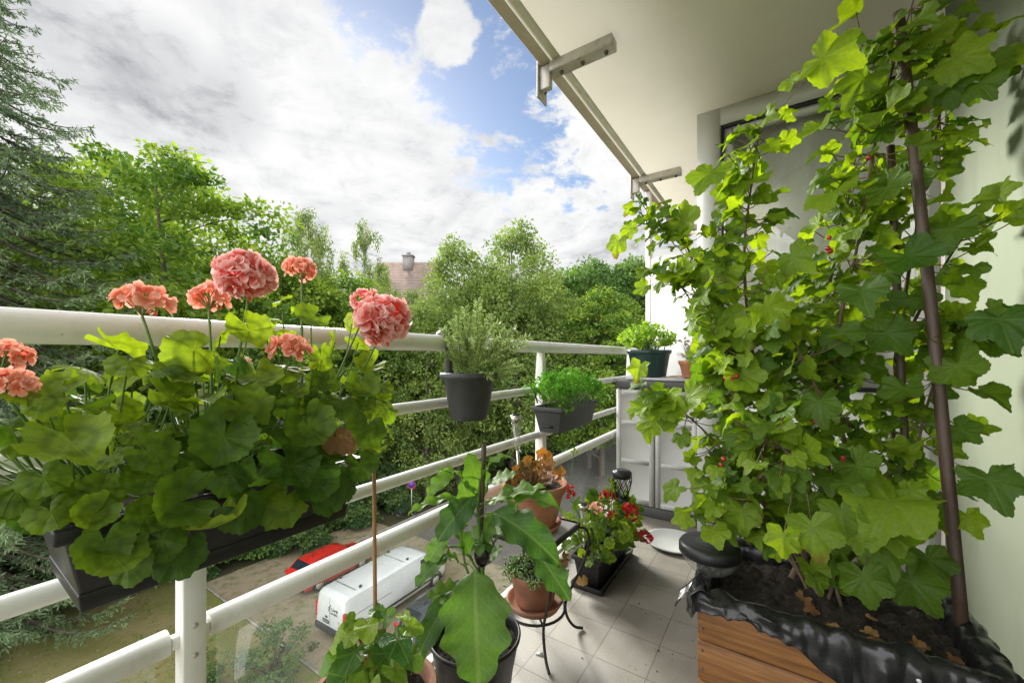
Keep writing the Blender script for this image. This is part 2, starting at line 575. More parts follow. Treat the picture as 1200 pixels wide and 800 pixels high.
TE = [strip_leaf(w_egg, 22, 9, b, f, w, 3.2, i) for i, (b, f, w) in enumerate([(0.7, 0.12, 0.05), (1.3, 0.2, 0.06), (0.4, 0.1, 0.04), (1.8, 0.15, 0.07)])]
TO = [strip_leaf(w_oval, 7, 5, b, 0.2, 0.02, 1.0, i) for i, b in enumerate((0.4, 0.9))]


def w_petal(s):
    return 0.42 * np.sin(PI * np.clip(0.08 + 0.84 * s, 0, 1)) ** 0.7 * (0.45 + 0.75 * s)


TPET = [strip_leaf(w_petal, 6, 5, b, 0.10, w, 1.3, i) for i, (b, w) in enumerate([(-0.9, 0.05), (-0.5, 0.07), (0.5, 0.06)])]

LM = {}
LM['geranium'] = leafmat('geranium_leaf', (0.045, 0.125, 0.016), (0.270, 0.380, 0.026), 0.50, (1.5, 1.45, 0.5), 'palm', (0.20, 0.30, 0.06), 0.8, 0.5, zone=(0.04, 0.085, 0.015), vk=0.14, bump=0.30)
LM['dead'] = leafmat('withered_leaf', (0.16, 0.070, 0.030), (0.32, 0.20, 0.07), 0.3, None, 'palm', (0.3, 0.12, 0.04), 0.8, 0.7)
LM['currant'] = leafmat('currant_leaf', (0.065, 0.150, 0.018), (0.270, 0.400, 0.020), 0.56, (1.6, 1.5, 0.4), 'palm', (0.22, 0.32, 0.08), 1.05, 0.5, spots=(0.20, 0.17, 0.03), vk=0.20, bump=0.35)
LM['begonia'] = leafmat('begonia_leaf', (0.055, 0.160, 0.028), (0.28, 0.42, 0.035), 0.40, (1.3, 1.4, 0.6), 'palm', (0.35, 0.40, 0.10), 0.9, 0.28, spec=0.6)
LM['heuchera'] = leafmat('orange_heuchera_leaf', (0.070, 0.085, 0.04), (0.42, 0.20, 0.03), 0.35, (1.3, 1.1, 0.7), 'palm', (0.45, 0.12, 0.06), 0.9, 0.4, edge=None)
LM['egg'] = leafmat('aubergine_leaf', (0.052, 0.130, 0.030), (0.15, 0.28, 0.035), 0.36, (1.3, 1.4, 0.6), 'pinn', (0.26, 0.34, 0.12), 0.9, 0.55)
LM['parsley'] = leafmat('parsley_leaf', (0.050, 0.210, 0.015), (0.16, 0.38, 0.025), 0.42, (1.3, 1.4, 0.6))
LM['rosemary'] = leafmat('rosemary_needle', (0.20, 0.30, 0.08), (0.46, 0.60, 0.20), 0.35, None)
LM['herb'] = leafmat('small_bright_leaf', (0.13, 0.27, 0.025), (0.34, 0.50, 0.05), 0.40, (1.3, 1.3, 0.6))
LM['sedum'] = leafmat('succulent_leaf', (0.12, 0.23, 0.06), (0.26, 0.40, 0.12), 0.25, None)
LM['salmon'] = leafmat('salmon_petal', (0.84, 0.15, 0.125), (0.88, 0.26, 0.215), 0.36, (1.1, 0.9, 0.9), None, None, 0.8, 0.6, edge=(0.94, 0.66, 0.63))
LM['coral'] = leafmat('coral_petal', (0.86, 0.26, 0.165), (0.90, 0.40, 0.28), 0.38, (1.1, 0.9, 0.8), None, None, 0.8, 0.6, edge=(0.92, 0.56, 0.46))
LM['red'] = leafmat('red_petal', (0.42, 0.006, 0.014), (0.60, 0.012, 0.025), 0.25, None, None, None, 0.8, 0.6)
LM['palepink'] = leafmat('pale_pink_petal', (0.85, 0.38, 0.27), (0.90, 0.50, 0.40), 0.3, None)
LM['tree_a'] = leafmat('maple_foliage', (0.075, 0.160, 0.022), (0.270, 0.380, 0.045), 0.42, (1.3, 1.35, 0.6), rough=0.6)
LM['tree_b'] = leafmat('birch_foliage', (0.120, 0.180, 0.055), (0.260, 0.330, 0.100), 0.40, (1.2, 1.25, 0.7), rough=0.6)
LM['tree_c'] = leafmat('dark_foliage', (0.045, 0.110, 0.028), (0.165, 0.270, 0.052), 0.36, (1.3, 1.35, 0.6), rough=0.6)
LM['tree_d'] = leafmat('willow_foliage', (0.120, 0.190, 0.045), (0.270, 0.360, 0.080), 0.40, (1.2, 1.25, 0.7), rough=0.6)
LM['spruce'] = leafmat('spruce_needles', (0.075, 0.130, 0.062), (0.190, 0.270, 0.120), 0.22, None, rough=0.6)
LM['shrub'] = leafmat('shrub_foliage', (0.040, 0.095, 0.028), (0.140, 0.220, 0.062), 0.34, (1.2, 1.25, 0.7), rough=0.5)
MT['bark'] = surf('tree_bark', (0.085, 0.068, 0.052), 0.9, var=0.35, scale=3, bump=0.6, bscale=14)
MT['birch_bark'] = surf('birch_bark', (0.30, 0.28, 0.25), 0.8, var=0.3, scale=2, dirt=(0.05, 0.045, 0.04), dirt_scale=2.5, dirt_amt=0.8)

# ================================================================ BALCONY SHELL
RX = -1.0                                     # the railing's plane
WX_ = 0.55                                    # the side wall's plane


def tile_floor():
    m, nt, out = newmat('floor_tiles')
    b = N(nt, 'BsdfPrincipled')
    b.inputs['Specular IOR Level'].default_value = 0.4
    tc = N(nt, 'TexCoord')
    mp = N(nt, 'Mapping')
    mp.inputs['Location'].default_value = (0.5665 + 1.9, -1.585 + 1.9, 0)
    Lk(nt, tc.outputs['Object'], mp.inputs['Vector'])
    br = N(nt, 'TexBrick', offset=0.0, squash=1.0)
    for k, v in (('Scale', 1.0), ('Mortar Size', 0.0022), ('Mortar Smooth', 0.3), ('Bias', 0.0), ('Brick Width', 0.19), ('Row Height', 0.19)):
        br.inputs[k].default_value = v
    br.inputs['Color1'].default_value = (0.228, 0.203, 0.172, 1)
    br.inputs['Color2'].default_value = (0.268, 0.240, 0.205, 1)
    br.inputs['Mortar'].default_value = (0.135, 0.120, 0.100, 1)
    Lk(nt, mp.outputs[0], br.inputs['Vector'])
    n1 = noise(nt, tc.outputs['Object'], 7.0, 8, 0.65)
    c = mixc(nt, 1.0, br.outputs['Color'], ramp(nt, n1, [(0.25, 0.72), (0.75, 1.15)]), 'MULTIPLY')
    n2 = noise(nt, tc.outputs['Object'], 160.0, 3)
    c = mixc(nt, 1.0, c, ramp(nt, n2, [(0.3, 0.84), (0.7, 1.1)]), 'MULTIPLY')
    st = sm(nt, noise(nt, tc.outputs['Object'], 2.6, 6, 0.6), 0.52, 0.70)
    c = mixc(nt, math_(nt, 'MULTIPLY', st, 0.4), c, (0.20, 0.165, 0.13))
    Lk(nt, c, b.inputs['Base Color'])
    Lk(nt, ramp(nt, n1, [(0.2, 0.38), (0.8, 0.62)]), b.inputs['Roughness'])
    bn = N(nt, 'Bump', i_Strength=0.5, i_Distance=0.002)
    h = math_(nt, 'SUBTRACT', math_(nt, 'MULTIPLY', n2, 0.25), br.outputs['Fac'])
    Lk(nt, h, bn.inputs['Height'])
    Lk(nt, bn.outputs[0], b.inputs['Normal'])
    Lk(nt, b.outputs[0], out.inputs[0])
    return m


fl = MB().box(-1.06, WX_ + 0.3, -2.2, 5.4, -0.18, 0).build('balcony_floor', tile_floor())
tag(fl, 'grey square ceramic tiles laid on the balcony floor', 'floor', kind='structure')

ce = thing('balcony_ceiling', 'beige painted concrete slab of the balcony overhead', 'ceiling')
ce['kind'] = 'structure'
MB().box(-0.906, 1.1, -2.2, 5.4, 2.600, 2.80).build('slab', MT['ceiling'], ce)
MB().box(-0.962, -0.909, -2.2, 5.4, 2.602, 2.79).build('edge_strip', MT['ceiling'], ce)
MB().box(-1.02, -0.963, -2.2, 5.4, 2.597, 2.81).build('slab_edge', MT['edge'], ce, bevel=0.004)

w = MB().box(WX_, WX_ + 0.28, -2.2, 2.27, 0, 2.6).build('side_wall', MT['side_wall'])
tag(w, 'pale green painted wall beside the currant bush', 'wall')

ww = thing('window_wall', 'white panelled end wall with a tall window behind the bush', 'wall', (0, 2.71, 0))
X0, X1, ZT, ZB, Y0 = -0.42, 1.1, 2.47, 0.92, 2.71
mb = MB()
mb.box(X0, -0.290, Y0, Y0 + 0.10, 0.0, 2.6).box(-0.290, X1, Y0, Y0 + 0.10, ZT + 0.02, 2.6).box(-0.290, X1, Y0, Y0 + 0.10, 0.0, ZB)
mb.build('wall_panel', MT['window_wall'], ww)
wf = MB()
gx0 = -0.273
wf.box(-0.289, gx0, Y0 - 0.006, Y0 + 0.07, ZB, ZT + 0.02).box(gx0, 0.62, Y0 - 0.006, Y0 + 0.07, ZT, ZT + 0.02).box(gx0, 0.62, Y0 - 0.006, Y0 + 0.07, ZB, ZB + 0.02)
win = wf.build('window', MT['black_plastic'], ww)
MB().box(gx0, gx0 + 0.05, Y0 + 0.012, Y0 + 0.06, ZB + 0.02, ZT).box(gx0 + 0.05, 0.62, Y0 + 0.012, Y0 + 0.06, ZT - 0.03, ZT).build('window_frame', MT['window_wall'], win)
MB().box(gx0 + 0.05, 0.62, Y0 + 0.030, Y0 + 0.034, ZB + 0.02, ZT - 0.03).build('window_pane', MT['window_pane'], win)
MB().box(gx0, 0.9, Y0 + 0.12, Y0 + 0.13, ZB - 0.1, ZT + 0.1).build('roller_blind', MT['blind'], win)

dr = thing('balcony_door', 'white framed balcony door with a terracotta strip beside the side wall', 'door', (0.6, 2.27, 0))
MB().box(0.552, 0.64, 2.272, 2.33, 0.02, 2.55).box(0.552, 0.64, 2.66, 2.708, 0.02, 2.55).box(0.552, 0.64, 2.33, 2.66, 2.48, 2.55).box(0.552, 0.64, 2.33, 2.66, 0.02, 0.10).build('door_frame', MT['white_paint'], dr, bevel=0.004)
MB().box(0.56, 0.575, 2.345, 2.375, 0.1, 2.48).build('terracotta_strip', MT['terracotta'], dr)
MB().box(0.590, 0.595, 2.33, 2.66, 0.10, 2.48).build('door_pane', MT['window_pane'], dr)
MB().box(0.63, 0.638, 2.33, 2.66, 0.10, 2.48).build('curtain', MT['blind'], dr)

sc_ = thing('privacy_screen', 'white privacy screen closing the far end of the balcony', 'screen', (-0.2, 3.7, 0))
MB().box(-0.955, 0.9, 3.70, 3.73, 0.05, 2.05).build('screen_board', MT['screen'], sc_)
MB().box(-1.0, -0.957, 3.685, 3.745, 0.0, 2.59).build('screen_post', MT['white_paint'], sc_, bevel=0.004)

# ---------------------------------------------------------------- ceiling brackets


def bracket(y, label):
    t = thing('ceiling_bracket', label, 'bracket', (RX, y, 2.55), 'steel brackets under the slab edge')
    MB().box(-1.034, -1.024, y - 0.048, y + 0.048, 2.430, 2.625).build('plate', MT['bracket'], t, bevel=0.003)
    MB().box(-1.0235, -0.966, y - 0.030, y + 0.004, 2.470, 2.590).build('knuckle', MT['bracket'], t, bevel=0.005)
    MB().box(-0.9655, -0.640, y - 0.034, y + 0.034, 2.546, 2.552).box(-0.9655, -0.640, y - 0.034, y - 0.028, 2.5525, 2.596).box(-0.9655, -0.640, y + 0.028, y + 0.034, 2.5525, 2.596).box(-0.646, -0.640, y - 0.0275, y + 0.0275, 2.5525, 2.596).build('arm', MT['bracket'], t, bevel=0.0015)
    for x in (-0.915, -0.80, -0.68):
        z = 2.5455
        MB().lathe([(0.0, -0.012), (0.007, -0.012), (0.011, -0.004), (0.011, 0.004)], (x, y + 0.004, z), 10).build('bolt', MT['rust'], t)
    for z in (2.49, 2.535):
        b = MB().sphere((-1.022, y + 0.026, z), 0.011, 8).build('bolt', MT['rust'], t)
    MB().sphere((-1.018, y, 2.600), 0.020, 8).build('rusty_nut', MT['rust'], t)


bracket(1.83, 'steel bracket on the slab edge nearest the camera, largest of the three')
bracket(3.39, 'steel bracket in the middle of the slab edge, above the cabinet end')
bracket(4.95, 'small steel bracket farthest along the slab edge, behind the currant leaves')

# ---------------------------------------------------------------- railing
ra = thing('balcony_railing', 'white painted tube railing with glass panels along the balcony edge', 'railing', (RX, 0.3, 0))
YE = 3.66
MB().tube([(RX, -2.2, 1.149), (RX, 0.5, 1.149), (RX, YE, 1.149)], 0.0285, 20).build('top_rail', MT['white_paint'], ra, smooth=True)
for z, r in ((0.935, 0.0185), (0.712, 0.0185)):
    MB().tube([(RX, -2.2, z), (RX, 0.5, z), (RX, YE, z)], r, 16).build('rail', MT['white_paint'], ra, smooth=True)
posts = [-1.13, 0.32, 1.77, 3.22]
for i, y in enumerate(posts):
    mb = MB().box(RX - 0.022, RX + 0.022, y - 0.020, y + 0.020, 0.0, 1.00)
    mb.hexa([(RX - 0.022, y - 0.020, 1.001), (RX + 0.022, y - 0.020, 1.001), (RX + 0.022, y + 0.020, 1.001), (RX - 0.022, y + 0.020, 1.001)],
            [(RX - 0.016, y - 0.014, 1.123), (RX + 0.016, y - 0.014, 1.123), (RX + 0.016, y + 0.014, 1.123), (RX - 0.016, y + 0.014, 1.123)])
    p = mb.build('post', MT['white_paint'], ra, bevel=0.003)
    for z in (0.935, 0.712):
        MB().tube([(RX, y - 0.034, z), (RX, y + 0.034, z)], 0.0215, 16).build('sleeve', MT['white_paint'], ra, bevel=0.002)
    for z in (0.50, 0.56, 0.965):
        bo = MB().sphere((RX + 0.0225, y, z), 0.0055, 7, sq=(0.6, 1, 1)).build('bolt', MT['bracket'], ra, smooth=True)
    y1 = posts[i + 1] if i + 1 < len(posts) else YE + 0.02
    a, b = y + 0.021, y1 - 0.021
    # rounded bar that clamps the glass
    th = np.linspace(0, PI, 9)
    prof = [(RX - 0.016 + 0.024 * math.cos(t), 0.535 + 0.020 * math.sin(t)) for t in th] + [(RX - 0.036, 0.512), (RX + 0.004, 0.512)]
    k = len(prof)
    V = [(x, yy, z) for yy in (a + 0.012, b - 0.012) for x, z in prof]
    q = np.array([(j, (j + 1) % k, k + (j + 1) % k, k + j) for j in range(k)])
    MB().add(V, [q, np.arange(k)[::-1][None, :], np.arange(k, 2 * k)[None, :]]).build('glass_bar', MT['white_paint'], ra, bevel=0.002)
    for ya, yb in ((a - 0.002, a + 0.011), (b - 0.011, b + 0.002)):
        MB().box(RX - 0.012, RX + 0.006, ya, yb, 0.520, 0.545).build('bar_end', MT['white_paint'], ra, bevel=0.002)
    MB().box(RX - 0.019, RX - 0.013, a + 0.03, b - 0.03, 0.045, 0.5115).build('glass_panel', MT['pane'], ra)
    MB().box(RX - 0.032, RX + 0.002, a + 0.002, b - 0.002, 0.020, 0.0445).build('bottom_bar', MT['white_paint'], ra, bevel=0.003)

# ---------------------------------------------------------------- storage cabinet
cb = thing('storage_cabinet', 'grey resin storage cabinet with charcoal base and lid at the balcony end', 'cabinet', (-0.7, 2.8, 0))
cx0, cx1, cy0, cy1 = -0.965, -0.430, 2.80, 3.16
MB().box(cx0, cx1, cy0 + 0.03, cy1, 0.075, 0.875).build('cabinet_body', MT['cabinet_dark'], cb, bevel=0.006)
MB().box(cx0 - 0.004, cx1 + 0.004, cy0 + 0.012, cy1, 0.0, 0.074).build('plinth', MT['cabinet_dark'], cb, bevel=0.008)
MB().box(cx0 - 0.006, cx1 + 0.006, cy0 - 0.004, cy1 + 0.01, 0.876, 0.935).build('lid', MT['cabinet_dark'], cb, bevel=0.012)
xm = (cx0 + cx1) / 2
for a, b in ((cx0 + 0.002, xm - 0.004), (xm + 0.004, cx1 - 0.002)):
    # each door is one pressed sheet: rim, chamfer, three sunk fields
    mb = MB()
    z0, z1 = 0.08, 0.87
    fields = [(0.115, 0.355), (0.385, 0.625), (0.655, 0.835)]
    yF, yS, m_ = cy0, cy0 + 0.014, 0.034
    mb.box(a, a + m_, yF, cy0 + 0.028, z0, z1).box(b - m_, b, yF, cy0 + 0.028, z0, z1)
    zz = [z0] + [q for f in fields for q in f] + [z1]
    for k in range(0, len(zz), 2):
        mb.box(a + m_, b - m_, yF, cy0 + 0.028, zz[k], zz[k + 1])
    for f0, f1 in fields:
        i_ = 0.018
        o4 = [(a + m_, yF, f0), (b - m_, yF, f0), (b - m_, yF, f1), (a + m_, yF, f1)]
        i4 = [(a + m_ + i_, yS, f0 + i_), (b - m_ - i_, yS, f0 + i_), (b - m_ - i_, yS, f1 - i_), (a + m_ + i_, yS, f1 - i_)]
        mb.add(o4 + i4, np.array([(0, 1, 5, 4), (1, 2, 6, 5), (2, 3, 7, 6), (3, 0, 4, 7), (4, 5, 6, 7)]))
    mb.build('cabinet_door', MT['cabinet'], cb)

tr = MB().box(-0.90, -0.47, 2.815, 3.13, 0.9365, 0.957).build('serving_tray', MT['slate'], bevel=0.006)
tag(tr, 'flat pale grey tray lying on top of the cabinet', 'tray')
mb = MB()
for k in range(7):
    a = np.array([-0.66 + 0.03 * k * 0.4, 2.85 + 0.012 * k, 0.962])
    mb.tube([a, a + [0.08, 0.01 * (k - 3), 0.012], a + [0.17, 0.015 * (k - 3), 0.002]], 0.0022, 5)
tag(mb.build('dry_twigs', MT['bamboo'], smooth=True), 'thin brown dry twigs lying on the cabinet tray', 'twigs')

# ---------------------------------------------------------------- pots


def pot_mesh(r0, r1, h, rim=0.012, rimh=0.035, wall=0.009, z=0.0, soil=0.86):
    pr = [(0.001, z), (r0 * 0.97, z), (r0, z + 0.004)]
    a = (h - rimh) / h
    pr += [(r0 + (r1 - r0) * a, z + h - rimh), (r0 + (r1 - r0) * a + rim * 0.7, z + h - rimh + 0.003), (r1 + rim * 0.8, z + h - 0.006), (r1 + rim * 0.5, z + h)]
    pr += [(r1 - wall * 0.5, z + h), (r1 - wall, z + h - 0.006), (r0 + (r1 - r0) * 0.6 - wall, z + h * 0.6), (r0 - wall, z + 0.012), (0.001, z + 0.012)]
    return pr


def pot(name, label, c, r0, r1, h, mat, soil_top=0.85, group=None, rim=0.012, rimh=0.035, saucer=None, cat='plant pot', noise_=True):
    t = thing(name, label, cat, c, group)
    z = 0.0
    if saucer:
        sr, sh = saucer
        MB().lathe([(0.001, 0.0), (sr * 0.86, 0.0), (sr, sh), (sr - 0.008, sh), (sr * 0.84, 0.012), (0.001, 0.012)], c, 48).build('saucer', mat, t, smooth=True, bevel=0)
        z = 0.0135
    o = MB().lathe(pot_mesh(r0, r1, h, rim, rimh, z=z), c, 56).build('pot_body', mat, t, smooth=True)
    em = o.modifiers.new('edge', 'EDGE_SPLIT')
    em.split_angle = math.radians(50)
    soil_disc(t, c, (r0 + (r1 - r0) * soil_top) - 0.010, z + h * soil_top)
    return t


def soil_disc(t, c, r, z, rows=9, n=36, amp=0.006, name='soil'):
    rr = np.linspace(0.0005, r, rows)
    th = np.linspace(0, 2 * PI, n, endpoint=False)
    V = np.stack([rr[:, None] * np.cos(th), rr[:, None] * np.sin(th), rng.normal(0, amp, (rows, n)) + z], -1)
    V[0, :, 2] = z
    idx = np.arange(rows * n).reshape(rows, n)
    q = np.stack([idx[:-1], idx[1:], np.roll(idx[1:], -1, 1), np.roll(idx[:-1], -1, 1)], -1).reshape(-1, 4)
    return MB().add(V.reshape(-1, 3) + np.asarray(c), q).build(name, MT['soil'], t)


def trough(name, label, x0, x1, y0, y1, z0, z1, mat, taper=0.018, rim=0.008, tray=0.0, group=None, traylip=0.012):
    """long window box with sloping sides, rolled rim, soil and (perhaps) a clipped-on tray"""
    t = thing(name, label, 'planter', ((x0 + x1) / 2, (y0 + y1) / 2, z0), group)
    zb = z0 + (0.012 if tray else 0)

    def rect(dx, z):
        return [(x0 + dx, y0 + dx, z), (x1 - dx, y0 + dx, z), (x1 - dx, y1 - dx, z), (x0 + dx, y1 - dx, z)]
    rh = 0.022
    rings = [rect(taper, zb), rect(taper * 0.15, z1 - rh), rect(-rim, z1 - rh + 0.002), rect(-rim, z1), rect(0.006, z1), rect(0.007, z1 - 0.02), rect(taper + 0.005, zb + 0.01)]
    V = [p for r_ in rings for p in r_]
    q = [(4 * k + j, 4 * k + (j + 1) % 4, 4 * k + 4 + (j + 1) % 4, 4 * k + 4 + j) for k in range(len(rings) - 1) for j in range(4)]
    q += [(3, 2, 1, 0), (4 * len(rings) - 4, 4 * len(rings) - 3, 4 * len(rings) - 2, 4 * len(rings) - 1)]
    MB().add(V, np.array(q)).build('trough_body', mat, t, bevel=0.004, seg=3, angle=25)
    if tray:
        r2 = [rect(taper - traylip + 0.003, z0), rect(taper - traylip, z0 + tray), rect(taper - traylip + 0.004, z0 + tray), rect(taper - 0.002, z0 + 0.006)]
        V = [p for r_ in r2 for p in r_]
        q = [(4 * k + j, 4 * k + (j + 1) % 4, 4 * k + 4 + (j + 1) % 4, 4 * k + 4 + j) for k in range(3) for j in range(4)] + [(3, 2, 1, 0), (12, 13, 14, 15)]
        MB().add(V, np.array(q)).build('water_tray', mat, t, bevel=0.003, seg=2, angle=25)
    nx, ny = 8, 30
    gx, gy = np.meshgrid(np.linspace(x0 + 0.012, x1 - 0.012, nx), np.linspace(y0 + 0.012, y1 - 0.012, ny), indexing='ij')
    gz = z1 - 0.026 + rng.normal(0, 0.005, gx.shape)
    idx = np.arange(nx * ny).reshape(nx, ny)
    q = np.stack([idx[:-1, :-1], idx[1:, :-1], idx[1:, 1:], idx[:-1, 1:]], -1).reshape(-1, 4)
    MB().add(np.stack([gx, gy, gz], -1).reshape(-1, 3), q).build('soil', MT['soil'], t)
    return t


# hanging geranium trough and its two hooks over the top rail
gt = trough('hanging_trough', 'long black plastic trough of geraniums hung inside the top rail', -0.925, -0.705, 0.10, 0.505, 0.780, 0.898, MT['black_plastic'], taper=0.020, tray=0.024, traylip=0.004)
for y in (0.19, 0.42):
    MB().tube(curve_pts([(-0.928, y, 0.82), (-0.945, y, 0.90), (-0.972, y, 0.953), (-1.0, y, 0.9575), (-1.022, y, 0.94)]), 0.004, 8).build('hook', MT['black_plastic'], gt, smooth=True)

pt = trough('parsley_trough', 'dark grey plastic trough of parsley hung on the railing', -0.945, -0.800, 1.60, 2.02, 0.752, 0.872, MT['grey_plastic'], taper=0.022, rim=0.006)
for y in (1.615, 1.96):
    MB().tube(curve_pts([(-0.93, y, 0.885), (-0.945, y, 0.93), (-0.972, y, 0.962), (-1.0, y, 0.960), (-1.024, y, 0.94)]), 0.0035, 8).build('hook', MT['black_plastic'], pt, smooth=True)
MB().box(-0.90, -0.85, 1.6115, 1.6150, 0.776, 0.786).build('drain_slot', MT['black_plastic'], pt)

rt = trough('floor_trough', 'black plastic trough of red geraniums standing in its tray on the tiles', -0.820, -0.685, 1.765, 2.235, 0.0, 0.155, MT['black_plastic'], taper=0.020, tray=0.028, traylip=0.030)

# hanging rosemary pot
rp = thing('hanging_pot', 'round anthracite pot of rosemary hung by its flat hook on the top rail', 'plant pot', (-0.885, 1.05, 0.885))
RC = np.array([-0.880, 1.060, 0.888])
MB().lathe([(0.001, 0), (0.058, 0), (0.061, 0.004), (0.066, 0.020), (0.0665, 0.022), (0.085, 0.136), (0.097, 0.139), (0.099, 0.146), (0.098, 0.156), (0.094, 0.159), (0.088, 0.157), (0.085, 0.150), (0.060, 0.03), (0.001, 0.03)], RC, 56).build('pot_body', MT['grey_plastic'], rp, smooth=True)
soil_disc(rp, RC, 0.083, 0.135)
MB().tube(curve_pts([RC + [-0.088, 0, 0.14], RC + [-0.090, 0, 0.2], (-0.968, 1.06, 1.15), (-0.985, 1.06, 1.178), (-1.0, 1.06, 1.181), (-1.022, 1.06, 1.172)]), [0.020] * 41, 4).build('hook', MT['grey_plastic'], rp, smooth=False)

# pots that stand on something
pot('terracotta_pot', 'large terracotta pot with the bright begonia and a bamboo stick', (-0.81, 0.62, 0.0), 0.115, 0.140, 0.30, MT['terracotta_old'], 0.88, 'terracotta pots', rim=0.014, rimh=0.05)
ep = thing('plant_pot', 'round black plastic pot of the aubergine plant, on the tiles', 'plant pot', (-0.737, 0.915, 0))
MB().lathe([(0.001, 0), (0.090, 0), (0.094, 0.006), (0.108, 0.20), (0.1125, 0.205), (0.128, 0.285), (0.133, 0.29), (0.134, 0.297), (0.130, 0.301), (0.126, 0.298), (0.122, 0.28), (0.088, 0.02), (0.001, 0.02)], (-0.737, 0.915, 0), 60).build('pot_body', MT['black_plastic'], ep, smooth=True)
soil_disc(ep, (-0.737, 0.915, 0), 0.120, 0.270)
pot('terracotta_pot', 'terracotta pot of orange leaved heuchera on top of the iron stand', (-0.80, 1.366, 0.432), 0.082, 0.122, 0.165, MT['terracotta'], 0.88, 'terracotta pots', rim=0.010, rimh=0.04, saucer=(0.105, 0.024))
pot('terracotta_pot', 'small terracotta pot of succulents on the low ring of the iron stand', (-0.80, 1.366, 0.128), 0.074, 0.098, 0.125, MT['terracotta_old'], 0.92, 'terracotta pots', rim=0.006, rimh=0.03, saucer=(0.112, 0.026))
pot('round_pot', 'dark green plastic pot standing on the cabinet tray', (-0.775, 2.95, 0.9585), 0.115, 0.145, 0.19, MT['green_plastic'], 0.9, rim=0.012, rimh=0.03)
pot('terracotta_pot', 'small orange pot at the right end of the cabinet top, half behind leaves', (-0.50, 2.93, 0.9585), 0.045, 0.068, 0.115, MT['terracotta'], 0.9, 'terracotta pots', rim=0.008, rimh=0.03)

# white round saucer on the floor
pl = MB().lathe([(0.001, 0.004), (0.125, 0.004), (0.150, 0.020), (0.158, 0.022), (0.160, 0.018), (0.150, 0.010), (0.130, 0.0005), (0.001, 0.0005)], (-0.515, 2.50, 0.0), 64).build('round_saucer', MT['screen'], smooth=True)
tag(pl, 'flat white round saucer lying on the tiles by the cabinet', 'saucer')
ch = MB().add([(0, 0, .001), (.03, .006, .001), (.012, .026, .001), (0, 0, .004), (.03, .006, .004), (.012, .026, .004)], [np.array([(0, 2, 1), (3, 4, 5)]), np.array([(0, 1, 4, 3), (1, 2, 5, 4), (2, 0, 3, 5)])]).build('tile_chip', MT['screen'])
ch.location = (-0.75, 1.285, 0)
tag(ch, 'tiny white chip lying on the tiles beside the iron stand', 'chip')

# ---------------------------------------------------------------- iron plant stand
st = thing('plant_stand', 'two tier wrought iron plant stand with a grey stone top', 'plant stand', (-0.80, 1.366, 0))
c0 = np.array([-0.80, 1.366])
MB().box(c0[0] - 0.125, c0[0] + 0.125, c0[1] - 0.125, c0[1] + 0.125, 0.409, 0.430).build('stone_top', MT['slate'], st, bevel=0.003)
mb = MB()
for a, b in (((-1, -1), (1, -1)), ((1, -1), (1, 1)), ((1, 1), (-1, 1)), ((-1, 1), (-1, -1))):
    pass
mb.box(c0[0] - 0.135, c0[0] - 0.127, c0[1] - 0.135, c0[1] + 0.135, 0.414, 0.433).box(c0[0] + 0.127, c0[0] + 0.135, c0[1] - 0.135, c0[1] + 0.135, 0.414, 0.433)
mb.box(c0[0] - 0.127, c0[0] + 0.127, c0[1] - 0.135, c0[1] - 0.127, 0.414, 0.433).box(c0[0] - 0.127, c0[0] + 0.127, c0[1] + 0.127, c0[1] + 0.135, 0.414, 0.433)
mb.build('top_frame', MT['iron'], st)
for sx, sy in ((1, -1), (1, 1), (-1, 1), (-1, -1)):
    d = np.array([sx, sy]) / math.sqrt(2)
    P = [(0.180, 0.415), (0.212, 0.405), (0.228, 0.36), (0.205, 0.27), (0.155, 0.18), (0.128, 0.115), (0.135, 0.06), (0.165, 0.018), (0.200, 0.006)]
    P3 = [(c0[0] + d[0] * r_, c0[1] + d[1] * r_, z) for r_, z in P]
    MB().tube(curve_pts(P3, 6), 0.0055, 8).build('leg', MT['iron'], st, smooth=True)
ring = [(c0[0] + 0.118 * math.cos(t), c0[1] + 0.118 * math.sin(t), 0.120) for t in np.linspace(0, 2 * PI, 33)]
MB().tube(ring, 0.005, 8, cap=False).build('shelf_ring', MT['iron'], st, smooth=True)
mb = MB()
for sx, sy in ((1, -1), (1, 1)):
    mb.tube([(c0[0] - 0.088 * sx, c0[1] - 0.088 * sy, 0.1195), (c0[0] + 0.088 * sx, c0[1] + 0.088 * sy, 0.1195)], 0.004, 6)
mb.build('shelf_cross', MT['iron'], st, smooth=True)


# ---------------------------------------------------------------- solar lights
def stick_light(label, p, top, r):
    """small steel solar stake: cap, clear cone, tube"""
    p, top = np.asarray(p, float), np.asarray(top, float)
    t = thing('solar_stick_light', label, 'solar light', p, 'small steel solar stick lights')
    ax = nrm(top - p)
    L = np.linalg.norm(top - p)
    MB().tube([p, p + ax * L * 0.52], r * 0.30, 10).build('tube', MT['steel'], t, smooth=True)
    MB().tube([p + ax * L * 0.52, p + ax * L * 0.58, p + ax * L * 0.90], [r * 0.55, r * 0.5, r * 0.88], 16).build('clear_cone', MT['clear'], t, smooth=True)
    MB().tube([p + ax * L * 0.905, p + ax * L * 0.985], [r, r], 20).build('cap', MT['steel'], t)
    MB().tube([p + ax * L * 0.986, p + ax * L], [r * 0.8, r * 0.8], 20).build('solar_cell', MT['solar'], t)


stick_light('steel solar stick light standing in the upper terracotta pot', (-0.873, 1.372, 0.56), (-0.886, 1.362, 0.868), 0.022)
stick_light('short steel solar stick light among the red geraniums in the floor trough', (-0.778, 1.80, 0.13), (-0.780, 1.795, 0.395), 0.022)

